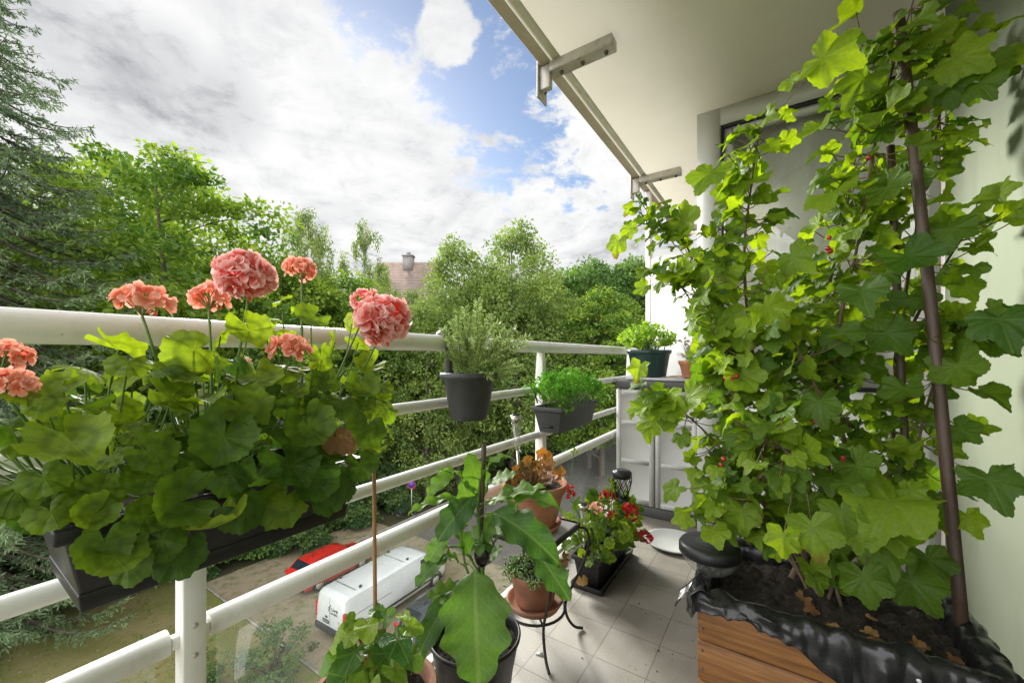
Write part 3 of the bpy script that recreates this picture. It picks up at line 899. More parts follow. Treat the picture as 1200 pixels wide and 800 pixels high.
sl = thing('solar_torch', 'black lattice solar torch standing in the floor trough', 'solar light', (-0.70, 2.12, 0.13))
TX, TY = -0.700, 2.125
MB().lathe([(0.006, 0.13), (0.008, 0.26), (0.012, 0.300), (0.024, 0.345), (0.010, 0.345)], (TX, TY, 0), 16).build('torch_stem', MT['black_plastic'], sl, smooth=True)
MB().lathe([(0.046, 0.452), (0.050, 0.456), (0.051, 0.480), (0.046, 0.488), (0.036, 0.490), (0.001, 0.490)], (TX, TY, 0), 28).build('torch_cap', MT['black_plastic'], sl, smooth=True)
MB().lathe([(0.036, 0.4905), (0.034, 0.493), (0.001, 0.493)], (TX, TY, 0), 24).build('solar_cell', MT['solar'], sl)
mb = MB()
for k in range(9):
    for sg in (1, -1):
        P = []
        for s in np.linspace(0, 1, 9):
            a = 2 * PI * k / 9 + sg * s * 1.1
            r_ = 0.024 + 0.026 * math.sin(s * PI / 2)
            P.append((TX + r_ * math.cos(a), TY + r_ * math.sin(a), 0.345 + 0.110 * s))
        mb.tube(P, 0.0022, 5)
mb.build('lattice_bowl', MT['black_plastic'], sl)
MB().lathe([(0.006, 0.345), (0.018, 0.36), (0.030, 0.45)], (TX, TY, 0), 16).build('diffuser', MT['clear'], sl, smooth=True)

gl_ = thing('solar_globe_light', 'black capped solar light with a faceted clear bowl at the crate corner', 'solar light', (-0.168, 1.37, 0.45))
GC = np.array([-0.172, 1.335, 0.018])
MB().lathe([(0.082, 0.490), (0.086, 0.494), (0.086, 0.514), (0.080, 0.523), (0.070, 0.526), (0.001, 0.526)], GC, 48).build('cap', MT['black_plastic'], gl_, smooth=True)
MB().lathe([(0.040, 0.5265), (0.039, 0.5275), (0.001, 0.5275)], GC, 36).build('solar_cell', MT['grey_plastic'], gl_)
MB().lathe([(0.080, 0.489), (0.074, 0.470), (0.056, 0.448), (0.028, 0.436), (0.004, 0.434)], GC, 14).build('clear_bowl', MT['clear'], gl_)
MB().tube([GC + [0.0, 0, 0.434], GC + [0.03, 0.01, 0.36]], 0.006, 8).build('spike', MT['steel'], gl_, smooth=True)

# ---------------------------------------------------------------- wooden crate planter


def wood(name):
    m, nt, out = newmat(name)
    b = N(nt, 'BsdfPrincipled', i_Roughness=0.55)
    tc = N(nt, 'TexCoord')
    mp = N(nt, 'Mapping')
    mp.inputs['Scale'].default_value = (2.0, 14.0, 14.0)
    Lk(nt, tc.outputs['Object'], mp.inputs['Vector'])
    w1 = N(nt, 'TexNoise', i_Scale=3.0, i_Detail=6, i_Distortion=1.6)
    Lk(nt, mp.outputs[0], w1.inputs['Vector'])
    mp3 = N(nt, 'Mapping')
    mp3.inputs['Scale'].default_value = (3.0, 70.0, 70.0)
    Lk(nt, tc.outputs['Object'], mp3.inputs['Vector'])
    gr = N(nt, 'TexNoise', i_Scale=1.0, i_Detail=6, i_Roughness=0.6, i_Distortion=0.6)
    Lk(nt, mp3.outputs[0], gr.inputs['Vector'])
    c = ramp(nt, gr.outputs['Fac'], [(0.30, (0.125, 0.050, 0.015)), (0.52, (0.260, 0.112, 0.032)), (0.75, (0.36, 0.170, 0.055))])
    c = mixc(nt, 1.0, c, ramp(nt, w1.outputs['Fac'], [(0.25, 0.6), (0.75, 1.15)]), 'MULTIPLY')
    vo = N(nt, 'TexVoronoi', i_Scale=6.5)
    mp2 = N(nt, 'Mapping')
    mp2.inputs['Scale'].default_value = (0.8, 1.0, 1.5)
    Lk(nt, tc.outputs['Object'], mp2.inputs['Vector'])
    Lk(nt, mp2.outputs[0], vo.inputs['Vector'])
    kn = math_(nt, 'SUBTRACT', 1.0, sm(nt, vo.outputs['Distance'], 0.05, 0.14))
    c = mixc(nt, math_(nt, 'MULTIPLY', kn, 0.75), c, (0.075, 0.028, 0.010))
    Lk(nt, c, b.inputs['Base Color'])
    bn = N(nt, 'Bump', i_Strength=0.25, i_Distance=0.003)
    Lk(nt, gr.outputs['Fac'], bn.inputs['Height'])
    Lk(nt, bn.outputs[0], b.inputs['Normal'])
    Lk(nt, b.outputs[0], out.inputs[0])
    return m


MT['wood'] = wood('stained_pine')


def liner_mat():
    m, nt, out = newmat('black_foil')
    b = N(nt, 'BsdfPrincipled', i_Roughness=0.30)
    b.inputs['Base Color'].default_value = (0.012, 0.012, 0.013, 1)
    b.inputs['Specular IOR Level'].default_value = 0.42
    tc = N(nt, 'TexCoord')
    n1 = noise(nt, tc.outputs['Object'], 22.0, 5, 0.6)
    n2 = N(nt, 'TexNoise', i_Scale=8.0, i_Detail=2, noise_type='RIDGED_MULTIFRACTAL')
    wp = N(nt, 'VectorMath', operation='ADD')
    nz = N(nt, 'TexNoise', i_Scale=9.0, i_Detail=3)
    Lk(nt, tc.outputs['Object'], nz.inputs['Vector'])
    sc3 = N(nt, 'VectorMath', operation='SCALE')
    sc3.inputs['Scale'].default_value = 0.10
    Lk(nt, nz.outputs['Color'], sc3.inputs[0])
    Lk(nt, tc.outputs['Object'], wp.inputs[0])
    Lk(nt, sc3.outputs[0], wp.inputs[1])
    Lk(nt, wp.outputs[0], n2.inputs['Vector'])
    bn = N(nt, 'Bump', i_Strength=0.42, i_Distance=0.012)
    Lk(nt, math_(nt, 'ADD', math_(nt, 'MULTIPLY', n1, 0.25), math_(nt, 'MULTIPLY', n2.outputs['Fac'], 0.5)), bn.inputs['Height'])
    Lk(nt, bn.outputs[0], b.inputs['Normal'])
    Lk(nt, ramp(nt, n1, [(0.3, 0.20), (0.7, 0.34)]), b.inputs['Roughness'])
    Lk(nt, b.outputs[0], out.inputs[0])
    return m


MT['foil'] = liner_mat()
bx0, bx1, by0, by1, bz = -0.185, 0.385, 1.20, 1.62, 0.45
cr = thing('wooden_crate', 'brown stained wooden crate lined with black foil under the currant bush', 'planter', (0.1, 1.4, 0))
zs = [0.0, 0.108, 0.217, 0.326, 0.447]
for k in range(4):
    MB().box(bx0, bx1, by0, by0 + 0.022, zs[k] + 0.0015, zs[k + 1] - 0.0015).build('plank', MT['wood'], cr, bevel=0.003)
    MB().box(bx0, bx1, by1 - 0.022, by1, zs[k] + 0.0015, zs[k + 1] - 0.0015).build('plank', MT['wood'], cr, bevel=0.003)
    for x in (bx0 + 0.0, bx1 - 0.022):
        MB().box(x, x + 0.022, by0 + 0.0225, by1 - 0.0225, zs[k] + 0.0015, zs[k + 1] - 0.0015).build('plank', MT['wood'], cr, bevel=0.003)
for x, z in ((-0.174, 0.36), (-0.174, 0.42), (-0.174, 0.25), (-0.174, 0.30), (0.374, 0.36), (0.374, 0.25)):
    MB().sphere((x, by0 - 0.0005, z), 0.004, 6).build('screw', MT['rust'], cr)
# soil: heaped, lumpy
nx, ny = 40, 30
gx, gy = np.meshgrid(np.linspace(bx0 + 0.024, bx1 - 0.024, nx), np.linspace(by0 + 0.024, by1 - 0.024, ny), indexing='ij')
gz = 0.405 + 0.03 * np.exp(-((gx - 0.05) ** 2 + (gy - 1.45) ** 2) / 0.02) + rng.normal(0, 0.007, gx.shape)
idx = np.arange(nx * ny).reshape(nx, ny)
MB().add(np.stack([gx, gy, gz], -1).reshape(-1, 3), np.stack([idx[:-1, :-1], idx[1:, :-1], idx[1:, 1:], idx[:-1, 1:]], -1).reshape(-1, 4)).build('soil', MT['soil'], cr)
# foil: a crumpled band that climbs the inside, folds over the rim and hangs down outside
per = []


def side(a, b, n_, nx_, ny_):
    for k in range(n_):
        s = k / n_
        per.append((a[0] + (b[0] - a[0]) * s, a[1] + (b[1] - a[1]) * s, nx_, ny_))


side((bx0, by0), (bx1, by0), 84, 0, -1)
side((bx1, by0), (bx1, by1), 60, 1, 0)
side((bx1, by1), (bx0, by1), 84, 0, 1)
side((bx0, by1), (bx0, by0), 60, -1, 0)
per = np.array(per)
n_ = len(per)
for k in range(2, 3):
    per[:, 2:] = (per[:, 2:] + np.roll(per[:, 2:], 1, 0) + np.roll(per[:, 2:], -1, 0) + np.roll(per[:, 2:], 2, 0) + np.roll(per[:, 2:], -2, 0)) / 5
prof = [(-0.034, 0.395), (-0.030, 0.43), (-0.026, 0.452), (-0.012, 0.466), (0.006, 0.466), (0.016, 0.452), (0.020, 0.425), (0.020, 0.40), (0.022, 0.37), (0.024, 0.34)]
m_ = len(prof)
ang = np.arange(n_) / n_ * 2 * PI


def wob(freqs, amp):
    return sum(a * np.sin(f * ang + p) for f, a, p in zip(freqs, amp, rng.uniform(0, 6.28, len(freqs))))


s_front = np.clip((per[:, 0] - bx0) / (bx1 - bx0), 0, 1)
drop = np.where(per[:, 1] < by0 + 0.001, 0.022 + 0.13 * s_front ** 1.2, 0.11)
drop = np.where(per[:, 0] < bx0 + 0.001, 0.06, drop)
drop = np.clip(drop + wob([3, 6, 10], [0.014, 0.016, 0.010]), 0.014, 0.2)
V = np.zeros((m_, n_, 3))
for j, (off, z) in enumerate(prof):
    cr_ = (np.abs(wob([5, 11, 17, 26], [0.006, 0.005, 0.005, 0.0045])) - 0.006) * (0.7 + 0.08 * j) + rng.normal(0, 0.0005, n_)
    o_ = off + np.abs(cr_) * (1 if j > 3 else -0.6) + (0.004 if j > 3 else 0)
    zz = np.full(n_, z)
    if j > 5:
        zz = 0.452 - drop * (j - 5) / (m_ - 6)
    zz = zz + cr_ * 1.1
    V[j] = np.stack([per[:, 0] + per[:, 2] * o_, per[:, 1] + per[:, 3] * o_, zz], 1)
idx = np.arange(m_ * n_).reshape(m_, n_)
q = np.stack([idx[:-1], np.roll(idx[:-1], -1, 1), np.roll(idx[1:], -1, 1), idx[1:]], -1).reshape(-1, 4)
MB().add(V.reshape(-1, 3), q).build('foil_liner', MT['foil'], cr, smooth=True, solid=0.0015, subsurf=1)
# loose foil corner sticking out at the left front corner
nu, nv = 12, 9
U, W_ = np.meshgrid(np.linspace(0, 1, nu), np.linspace(0, 1, nv), indexing='ij')
FX = bx0 + 0.02 - 0.075 * U + 0.006 * np.sin(9 * W_ + 2)
FY = by0 - 0.020 + 0.085 * W_ - 0.012 * U + 0.006 * np.sin(8 * U)
FZ = 0.468 - 0.055 * U ** 1.6 + 0.012 * np.sin(7 * W_ + 3 * U) * (0.3 + U) + 0.004 * np.sin(9 * U + 5 * W_)
idx = np.arange(nu * nv).reshape(nu, nv)
MB().add(np.stack([FX, FY, FZ], -1).reshape(-1, 3), np.stack([idx[:-1, :-1], idx[1:, :-1], idx[1:, 1:], idx[:-1, 1:]], -1).reshape(-1, 4)).build('foil_flap', MT['foil'], cr, smooth=True, solid=0.0015, subsurf=1)
MB().sphere((0.245, by0 - 0.030, 0.425), 0.006, 8).build('pin', MT['screen'], cr, smooth=True)

# fallen dry leaves on the soil
mb = MB()
for k in range(10):
    p = (rng.uniform(-0.05, 0.33), rng.uniform(1.24, 1.36), 0.428 + rng.uniform(0, 0.012))
    mb.place(TC[k % 5], p, rng.normal(0, 1, 3) * [1, 1, 0.2], [rng.normal(0, .4), rng.normal(0, .4), 1], rng.uniform(0.014, 0.026), rng.uniform(0, 1))
tag(mb.build('fallen_leaves', LM['dead'], smooth=True), 'small withered brown and yellow leaves fallen on the crate soil', 'leaves', kind='stuff')


mb = MB()
for k in range(80):
    p = (rng.normal(-0.27, 0.09), rng.uniform(1.0, 2.1), 0.0015) if k % 3 else (rng.uniform(-0.95, -0.3), rng.uniform(0.9, 2.4), 0.0015)
    if -0.20 < p[0]:
        continue
    mb.sphere(p, rng.uniform(0.0012, 0.0032), 4, rng.uniform(0, 1), (1, rng.uniform(.6, 1.5), .5))
tag(mb.build('soil_crumbs', MT['soil']), 'soil crumbs scattered on the tiles beside the crate', 'crumbs', kind='stuff')


def stakeobj(name, label, P, r, mat, group=None):
    o = MB().tube(curve_pts(P, 6), r, 10).build(name, mat, smooth=True)
    return tag(o, label, 'plant stake', group)


stakeobj('brown_stake', 'thick dark brown stake leaning up from the crate, nearest the green wall', [(0.372, 1.405, 0.41), (0.335, 1.48, 1.2), (0.287, 1.571, 2.085)], 0.0135, MT['stake'])
stakeobj('brown_stake', 'dark brown stake behind the thick one in front of the door frame', [(0.325, 1.59, 0.40), (0.30, 1.60, 1.0), (0.275, 1.60, 1.72)], 0.010, MT['stake'])
stakeobj('brown_stake', 'slim brown stake standing with the aubergine plant in the black pot', [(-0.735, 0.94, 0.25), (-0.742, 0.945, 0.5), (-0.735, 0.955, 0.838)], 0.0075, MT['stake'])
stakeobj('bamboo_stick', 'thin bamboo stick standing in the large terracotta pot', [(-0.829, 0.640, 0.24), (-0.832, 0.640, 0.5), (-0.834, 0.638, 0.855)], 0.0050, MT['bamboo'])

# ================================================================ BALCONY PLANTS
CAM = np.array([0, 0, CH])


def rvec(a=1.0):
    return rng.normal(0, a, 3)


def petiole(mb, a, b, sag=0.02, r=0.0013, up=0.0):
    a, b = np.asarray(a, float), np.asarray(b, float)
    m = (a + b) / 2 + np.array([0, 0, -sag + up]) + rvec(0.004)
    mb.tube(curve_pts([a, m, b], 3), [r * 1.25] * 7 if False else r, 5, cap=False)


# ---- geraniums in the hanging trough
class Gera:
    def __init__(s, name, label, base, group):
        s.t = thing(name, label, 'geranium', base, group)
        s.base = np.asarray(base, float)
        s.leaf, s.stem, s.dead = MB(), MB(), MB()
        s.heads = []

    def leaf_at(s, c, width, nor, fwd, tint, var=None, node=None):
        T = TG[rng.integers(len(TG)) if var is None else var]
        s.leaf.place(T, c, fwd, nor, width / 2, tint)
        nd = node if node is not None else s.base + (np.asarray(c) - s.base) * [0.45, 0.5, 0.35] + [0, 0, 0.02]
        petiole(s.stem, nd, np.asarray(c) - nrm(nor) * 0.002, 0.012, 0.0014)

    def head(s, c, r, mat, nflor=16, axis=(0, 0, 1), stem_from=None, flat=0.85, kind='salmon', petals=8, half=False):
        mb = MB()
        c = np.asarray(c, float)
        ax = nrm(axis)
        u = nrm(np.cross(ax, [0.3, 1, 0.2]))
        w = np.cross(ax, u)
        for k in range(nflor):
            z = 1 - (k + 0.5) / nflor * (1.15 if half else 1.85)
            a = k * 2.39996 + rng.normal(0, 0.15)
            q = math.sqrt(max(0, 1 - z * z))
            d = nrm(ax * z + (u * math.cos(a) + w * math.sin(a)) * q + rvec(0.06))
            p = c + d * r * rng.uniform(0.58, 0.72) * np.array([1, 1, flat])
            fr = r * rng.uniform(0.36, 0.52)
            ft = rng.uniform(0, 1)
            e = nrm(np.cross(d, rvec()))
            g = np.cross(d, e)
            for j in range(petals):
                b = 2 * PI * j / petals * (1.0 if j < 5 else 1.7) + rng.normal(0, 0.2)
                inner = j >= 5
                f = nrm((e * math.cos(b) + g * math.sin(b)) * (0.55 if inner else 1.0) + d * (0.8 if inner else 0.42 + rng.normal(0, 0.12)))
                mb.place(TPET[rng.integers(3)], p, f, d - f * 0.3 + rvec(0.1), fr * (0.72 if inner else 1.0) * rng.uniform(.85, 1.12), np.clip(ft + rng.normal(0, .2), 0, 1))
            s.stem.tube([c - ax * r * 0.55, (c - ax * r * .5 + p) / 2 + rvec(0.002), p - d * 0.003], 0.0009, 4, cap=False)
            if k % 5 == 0:
                bq = c + d * r * rng.uniform(0.30, 0.55) - ax * r * 0.45
                mb.sphere(bq, r * 0.07, 6, 0.2, (0.8, 0.8, 1.5))
            if False:
                s.stem.tube(curve_pts([c - ax * r * 0.65, p - d * 0.004], 2), 0.0008, 4, cap=False)
        o = mb.build('flower_head', LM[mat], s.t, smooth=True)
        b0 = s.base + [0, 0, 0.03] if stem_from is None else np.asarray(stem_from, float)
        e0 = c - ax * r * 0.55
        s.stem.tube(curve_pts([b0, (b0 + e0) / 2 + rvec(0.008), e0], 5), 0.0022, 7)
        return o

    def done(s):
        s.leaf.build('leaves', LM['geranium'], s.t, smooth=True)
        s.stem.build('stems', MT['stem_green'], s.t, smooth=True)
        if s.dead.n:
            s.dead.build('withered_leaf', LM['dead'], s.t, smooth=True)


GG = 'pink geraniums in the hanging trough'
gA = Gera('geranium', 'pink geranium at the near end of the trough, blooms cut by the picture edge', (-0.82, 0.155, 0.865), GG)
gB = Gera('geranium', 'pink geranium in the middle of the trough with the largest flower heads above the rail', (-0.81, 0.28, 0.865), GG)
gC = Gera('geranium', 'pink geranium at the far end of the trough with one full round bloom leaning out', (-0.82, 0.45, 0.865), GG)
GS = [gA, gB, gC]


def near_g(p):
    return min(GS, key=lambda g: abs(g.base[1] - p[1]))


def up_out(c, cam=0.3, up=0.8, out=0.3, jit=0.25):
    toc = nrm(CAM - c)
    o = np.array([0.5, 0, 0]) * out * np.sign(c[0] + 0.81)
    return nrm(toc * cam + np.array([0, 0, up]) + o + rvec(jit))


# leaves one can tell apart in the photo: x, y, width (photo pixels), plane X, how far turned to the eye, tint
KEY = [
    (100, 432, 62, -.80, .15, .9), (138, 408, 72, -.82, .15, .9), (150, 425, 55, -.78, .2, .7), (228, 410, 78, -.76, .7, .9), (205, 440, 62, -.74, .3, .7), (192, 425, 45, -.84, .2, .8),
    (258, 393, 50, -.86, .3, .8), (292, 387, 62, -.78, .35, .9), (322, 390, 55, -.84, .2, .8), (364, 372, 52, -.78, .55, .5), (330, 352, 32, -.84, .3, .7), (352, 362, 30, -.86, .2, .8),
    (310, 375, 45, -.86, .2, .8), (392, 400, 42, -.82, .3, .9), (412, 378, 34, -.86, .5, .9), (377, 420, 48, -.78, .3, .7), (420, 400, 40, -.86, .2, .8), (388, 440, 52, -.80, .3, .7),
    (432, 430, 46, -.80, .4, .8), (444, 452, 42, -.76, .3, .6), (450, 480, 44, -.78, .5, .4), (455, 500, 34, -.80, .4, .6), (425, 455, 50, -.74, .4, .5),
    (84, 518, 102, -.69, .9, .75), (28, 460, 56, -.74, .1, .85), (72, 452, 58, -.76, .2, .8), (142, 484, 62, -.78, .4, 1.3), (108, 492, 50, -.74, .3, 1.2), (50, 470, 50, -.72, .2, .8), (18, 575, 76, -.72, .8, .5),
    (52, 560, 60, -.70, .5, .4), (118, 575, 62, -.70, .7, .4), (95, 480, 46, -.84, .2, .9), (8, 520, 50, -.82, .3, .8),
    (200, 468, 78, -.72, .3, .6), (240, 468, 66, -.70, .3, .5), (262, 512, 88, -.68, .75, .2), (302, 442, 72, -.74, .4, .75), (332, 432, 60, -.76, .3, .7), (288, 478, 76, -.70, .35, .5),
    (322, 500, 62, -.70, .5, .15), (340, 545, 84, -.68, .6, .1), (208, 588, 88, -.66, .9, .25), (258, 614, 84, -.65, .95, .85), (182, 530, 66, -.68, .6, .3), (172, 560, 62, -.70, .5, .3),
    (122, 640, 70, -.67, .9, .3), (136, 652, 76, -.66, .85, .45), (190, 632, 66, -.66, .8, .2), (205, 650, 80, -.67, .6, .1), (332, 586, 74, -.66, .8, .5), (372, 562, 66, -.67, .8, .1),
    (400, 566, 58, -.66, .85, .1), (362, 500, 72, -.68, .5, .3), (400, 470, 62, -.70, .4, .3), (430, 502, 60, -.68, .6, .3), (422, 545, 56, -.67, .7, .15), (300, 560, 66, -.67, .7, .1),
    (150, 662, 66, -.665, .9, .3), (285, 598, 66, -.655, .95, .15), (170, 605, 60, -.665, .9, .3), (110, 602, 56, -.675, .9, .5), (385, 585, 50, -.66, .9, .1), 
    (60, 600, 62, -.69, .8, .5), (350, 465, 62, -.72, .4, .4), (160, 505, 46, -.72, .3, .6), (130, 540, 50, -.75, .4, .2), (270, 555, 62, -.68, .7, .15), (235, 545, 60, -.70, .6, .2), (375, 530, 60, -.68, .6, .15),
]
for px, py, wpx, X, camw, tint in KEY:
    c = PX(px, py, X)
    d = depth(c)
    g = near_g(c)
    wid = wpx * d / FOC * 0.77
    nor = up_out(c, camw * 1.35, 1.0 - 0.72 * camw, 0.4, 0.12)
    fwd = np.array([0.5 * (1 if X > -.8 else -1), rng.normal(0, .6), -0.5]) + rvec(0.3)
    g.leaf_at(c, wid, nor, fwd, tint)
# the rest of the foliage
k = 0
while k < 165:
    y = rng.uniform(0.0, 0.60)
    zt = 1.04 + 0.06 * math.sin(PI * min(1, max(0, (y - 0.05) / 0.5)))
    x = rng.uniform(-0.965, -0.70)
    z = rng.uniform(0.89, zt)
    if x > -0.71 and z > 1.07:
        continue
    if z < 0.90 and (x < -0.70 or y < 0.14):
        continue
    if y < 0.07 and z < 0.93:
        continue
    c = np.array([x, y, z])
    near_g(c).leaf_at(c, rng.uniform(0.030, 0.060), up_out(c, 0.25 + 0.5 * (z < 1.0), 0.8, 0.7, 0.35), np.array([0.3, rng.normal(0, .7), -0.3]) + rvec(0.4), rng.uniform(0.0, 0.9))
    k += 1
# main stems
for g in GS:
    for k in range(5):
        e = g.base + [rng.uniform(-.09, .07), rng.uniform(-.10, .10), rng.uniform(.12, .23)]
        g.stem.tube(curve_pts([g.base - [0, 0, .02], g.base + (e - g.base) * [0.4, 0.4, 0.6] + rvec(0.008), e], 5), np.linspace(0.005, 0.003, 11), 8)
c = PX(402, 512, -.655)
for k in range(3):
    gC.dead.place(TG[k], c + rvec(0.012), [0.2, rng.normal(0, .5), -1], CAM - c + rvec(0.3), 0.026, rng.uniform(0, 1))


def flower(g, px, py, wpx, X, mat, n=16, axis=(0, 0, 1), half=False, flat=0.85, petals=8):
    c = PX(px, py, X)
    g.head(c, wpx * depth(c) / FOC / 2, mat, n, axis, None, flat, petals=petals, half=half)


flower(gB, 287, 323, 69, -.80, 'salmon', 32, (0.25, -.35, 0.8))
flower(gB, 168, 353, 64, -.84, 'coral', 14, (-0.15, 0.1, 1), True, 0.6, 6)
flower(gB, 245, 350, 50, -.88, 'coral', 14, (-0.3, 0.1, 1), True, 0.75, 6)
flower(gB, 340, 410, 52, -.74, 'coral', 14, (0.2, -.1, 1), True, 0.7, 7)
flower(gC, 353, 317, 42, -.86, 'coral', 14, (-0.1, 0, 1), True, 0.7, 7)
flower(gC, 448, 374, 70, -.78, 'salmon', 32, (0.45, -.35, 0.6))
flower(gC, 428, 352, 40, -.84, 'salmon', 12, (0, -.2, 1), False, 0.8)
flower(gA, 8, 418, 50, -.80, 'coral', 14, (-0.1, 0.3, 1), True, 0.8, 7)
flower(gA, 12, 452, 56, -.74, 'coral', 14, (0.1, 0.1, 1), True, 0.7, 7)
flower(gB, 286, 425, 20, -.80, 'palepink', 5, (0, 0, 1), True, 0.6, 5)
for g in GS:
    g.done()

# ---- red geraniums in the floor trough
GR = 'red geraniums in the floor trough'
rA = Gera('geranium', 'red geranium in the near half of the floor trough, with peach buds', (-0.755, 1.88, 0.14), GR)
rB = Gera('geranium', 'red geranium in the far half of the floor trough, around the black torch', (-0.750, 2.10, 0.14), GR)
for k in range(230):
    g = (rA, rB)[k % 2]
    a, q = rng.uniform(0, 2 * PI), math.sqrt(rng.uniform(0, 1))
    c = g.base + [0.17 * q * math.cos(a), 0.18 * q * math.sin(a), 0]
    c[2] = rng.uniform(0.13, 0.47 - 0.17 * q)
    if c[0] > -0.68 and c[2] < 0.13:
        continue
    c[0] = max(c[0], -0.93)
    g.leaf_at(c, rng.uniform(0.036, 0.064), up_out(c, 0.35, 0.8, 0.4, 0.3), np.array([0.3, -0.3, -0.3]) + rvec(0.5), rng.uniform(0.05, 0.95))


def rflower(g, px, py, wpx, d, mat, n=10):
    c = PD(px, py, d)
    g.head(c, wpx * d / FOC / 2, mat, n, (rng.normal(0, .2), -0.2, 1), None, 0.85, petals=6)


rflower(rB, 711, 581, 19, 2.08, 'red')
rflower(rB, 739, 599, 23, 2.02, 'red')
rflower(rB, 758, 629, 18, 1.98, 'red')
rflower(rB, 716, 602, 13, 1.95, 'red', 7)
rflower(rB, 749, 624, 10, 2.0, 'red', 6)
rflower(rA, 667, 576, 18, 1.92, 'red', 8)
rflower(rA, 699, 594, 18, 1.88, 'palepink', 8)
rflower(rA, 663, 614, 18, 1.78, 'coral', 8)
tall = [rA.base, PD(671, 580, 1.88), PD(672, 531, 1.88)]
rA.stem.tube(curve_pts(tall, 5), 0.0016, 6)
for k in range(7):
    c = tall[-1] + rvec(0.010)
    rA.leaf.place(TO[k % 2], c, rvec() + [0, 0, 0.6], rvec(), 0.022, 1.2)
rA.dead.place(TG[1], PD(682, 680, 1.86), [0.2, 0, -1], CAM - PD(682, 680, 1.86), 0.028, 0.8)
rA.done()
rB.done()


# ---- aubergine plant
ab = thing('aubergine_plant', 'aubergine plant with one dark fruit and broad leaves in the black pot', 'vegetable plant', (-0.737, 0.915, 0.27))
lf, stm = MB(), MB()
AB = np.array([-0.737, 0.925, 0.26])
trunk = curve_pts([AB, PD(566, 690, 1.185), PD(563, 640, 1.19), PD(560, 600, 1.19), PD(562, 560, 1.20)], 5)
stm.tube(trunk, np.linspace(0.0075, 0.0035, len(trunk)), 9)
brL = curve_pts([trunk[6], PD(545, 645, 1.19), PD(528, 640, 1.17), PD(512, 646, 1.16)], 4)
stm.tube(brL, np.linspace(0.004, 0.0025, len(brL)), 7)
brR = curve_pts([trunk[7], PD(582, 630, 1.19), PD(598, 625, 1.17), PD(618, 640, 1.15)], 4)
stm.tube(brR, np.linspace(0.004, 0.0025, len(brR)), 7)
brL2 = curve_pts([trunk[5], PD(548, 670, 1.17), PD(540, 625, 1.16), PD(541, 595, 1.16)], 4)
stm.tube(brL2, np.linspace(0.004, 0.0025, len(brL2)), 7)
# base x,y,depth, tip x,y,depth, width px, variant, facing (0 edge-on/up .. 1 to the eye), tint
EG = [
    (556, 668, 1.10, 562, 806, 0.99, 92, 0, 1.0, 0.55), (577, 600, 1.17, 656, 664, 1.10, 48, 1, .75, 0.10), (624, 640, 1.14, 668, 704, 1.09, 36, 0, .85, 0.15),
    (563, 578, 1.20, 548, 530, 1.19, 36, 2, .8, 0.95), (570, 590, 1.20, 640, 572, 1.12, 34, 2, .5, 0.9), (585, 585, 1.18, 662, 604, 1.10, 30, 1, .45, 0.7), (558, 578, 1.19, 512, 636, 1.13, 40, 0, .85, 0.0),
    (538, 582, 1.19, 478, 603, 1.12, 18, 0, .6, 1.0), (532, 552, 1.19, 500, 582, 1.15, 24, 0, .75, 0.8), (545, 566, 1.2, 510, 553, 1.17, 16, 1, .3, 0.9), (524, 628, 1.16, 500, 664, 1.14, 30, 0, .8, 0.8),
    (545, 695, 1.15, 500, 700, 1.10, 40, 2, .6, 1.0), (532, 690, 1.13, 482, 790, 1.02, 34, 0, .8, 0.15), (526, 648, 1.15, 486, 690, 1.10, 26, 0, .7, 0.25), (566, 560, 1.2, 600, 536, 1.16, 24, 1, .4, 0.9),
    (590, 615, 1.18, 610, 585, 1.16, 30, 2, .7, 0.8), (552, 600, 1.19, 540, 560, 1.17, 28, 2, .6, 0.8), (560, 640, 1.18, 580, 600, 1.21, 34, 2, .7, 0.5), (572, 620, 1.22, 612, 610, 1.22, 36, 2, .6, 0.6), (550, 650, 1.19, 532, 620, 1.18, 26, 1, .6, 0.5),
    (540, 660, 1.17, 512, 655, 1.14, 20, 1, .5, 0.9), (556, 590, 1.22, 575, 556, 1.24, 30, 2, .6, 0.4), (575, 565, 1.23, 606, 555, 1.22, 30, 2, .5, 0.8), (548, 615, 1.18, 528, 590, 1.17, 30, 0, .5, 0.6), (566, 660, 1.2, 590, 640, 1.2, 26, 2, .5, 0.7),
]
trunk_all = np.vstack([trunk, brL, brR, brL2])
for bx, by, bd, tx, ty, td, wpx, var, fc, tint in EG:
    a, b = PD(bx, by, bd), PD(tx, ty, td)
    L = np.linalg.norm(b - a)
    T = TE[var]
    T2 = dict(T)
    v = T['v'].copy()
    chord = v[-5, 1]
    v[:, 1] /= max(chord, 0.3)
    v[:, 0] *= (wpx * (bd + td) / 2 / FOC) / (0.80 * L)
    v[:, 2] /= max(chord, 0.3)
    T2['v'] = v
    c = (a + b) / 2
    nor = nrm(nrm(CAM - c) * fc + np.array([0, 0, 1 - 0.8 * fc]) + np.array([-.2, 0, 0.2]) + rvec(0.08))
    lf.place(T2, a, b - a, nor, L, tint)
    j = np.argmin(np.linalg.norm(trunk_all - a + [0, 0, 0.02], axis=1))
    stm.tube(curve_pts([trunk_all[j], (trunk_all[j] + a) / 2 + [0, 0, 0.006], a], 3), 0.0022, 6)
lf.build('leaves', LM['egg'], ab, smooth=True)
stm.build('stems', MT['stem_green'], ab, smooth=True)
fc_ = PD(565, 650, 1.165)
MT['fruit'] = surf('aubergine_skin', (0.010, 0.004, 0.012), 0.14, var=0.2, scale=20, coat=0.5)
fr = MB().sphere(fc_, 0.026, 14, sq=(0.92, 0.92, 1.35)).build('aubergine', MT['fruit'], ab, smooth=True)
mb = MB()
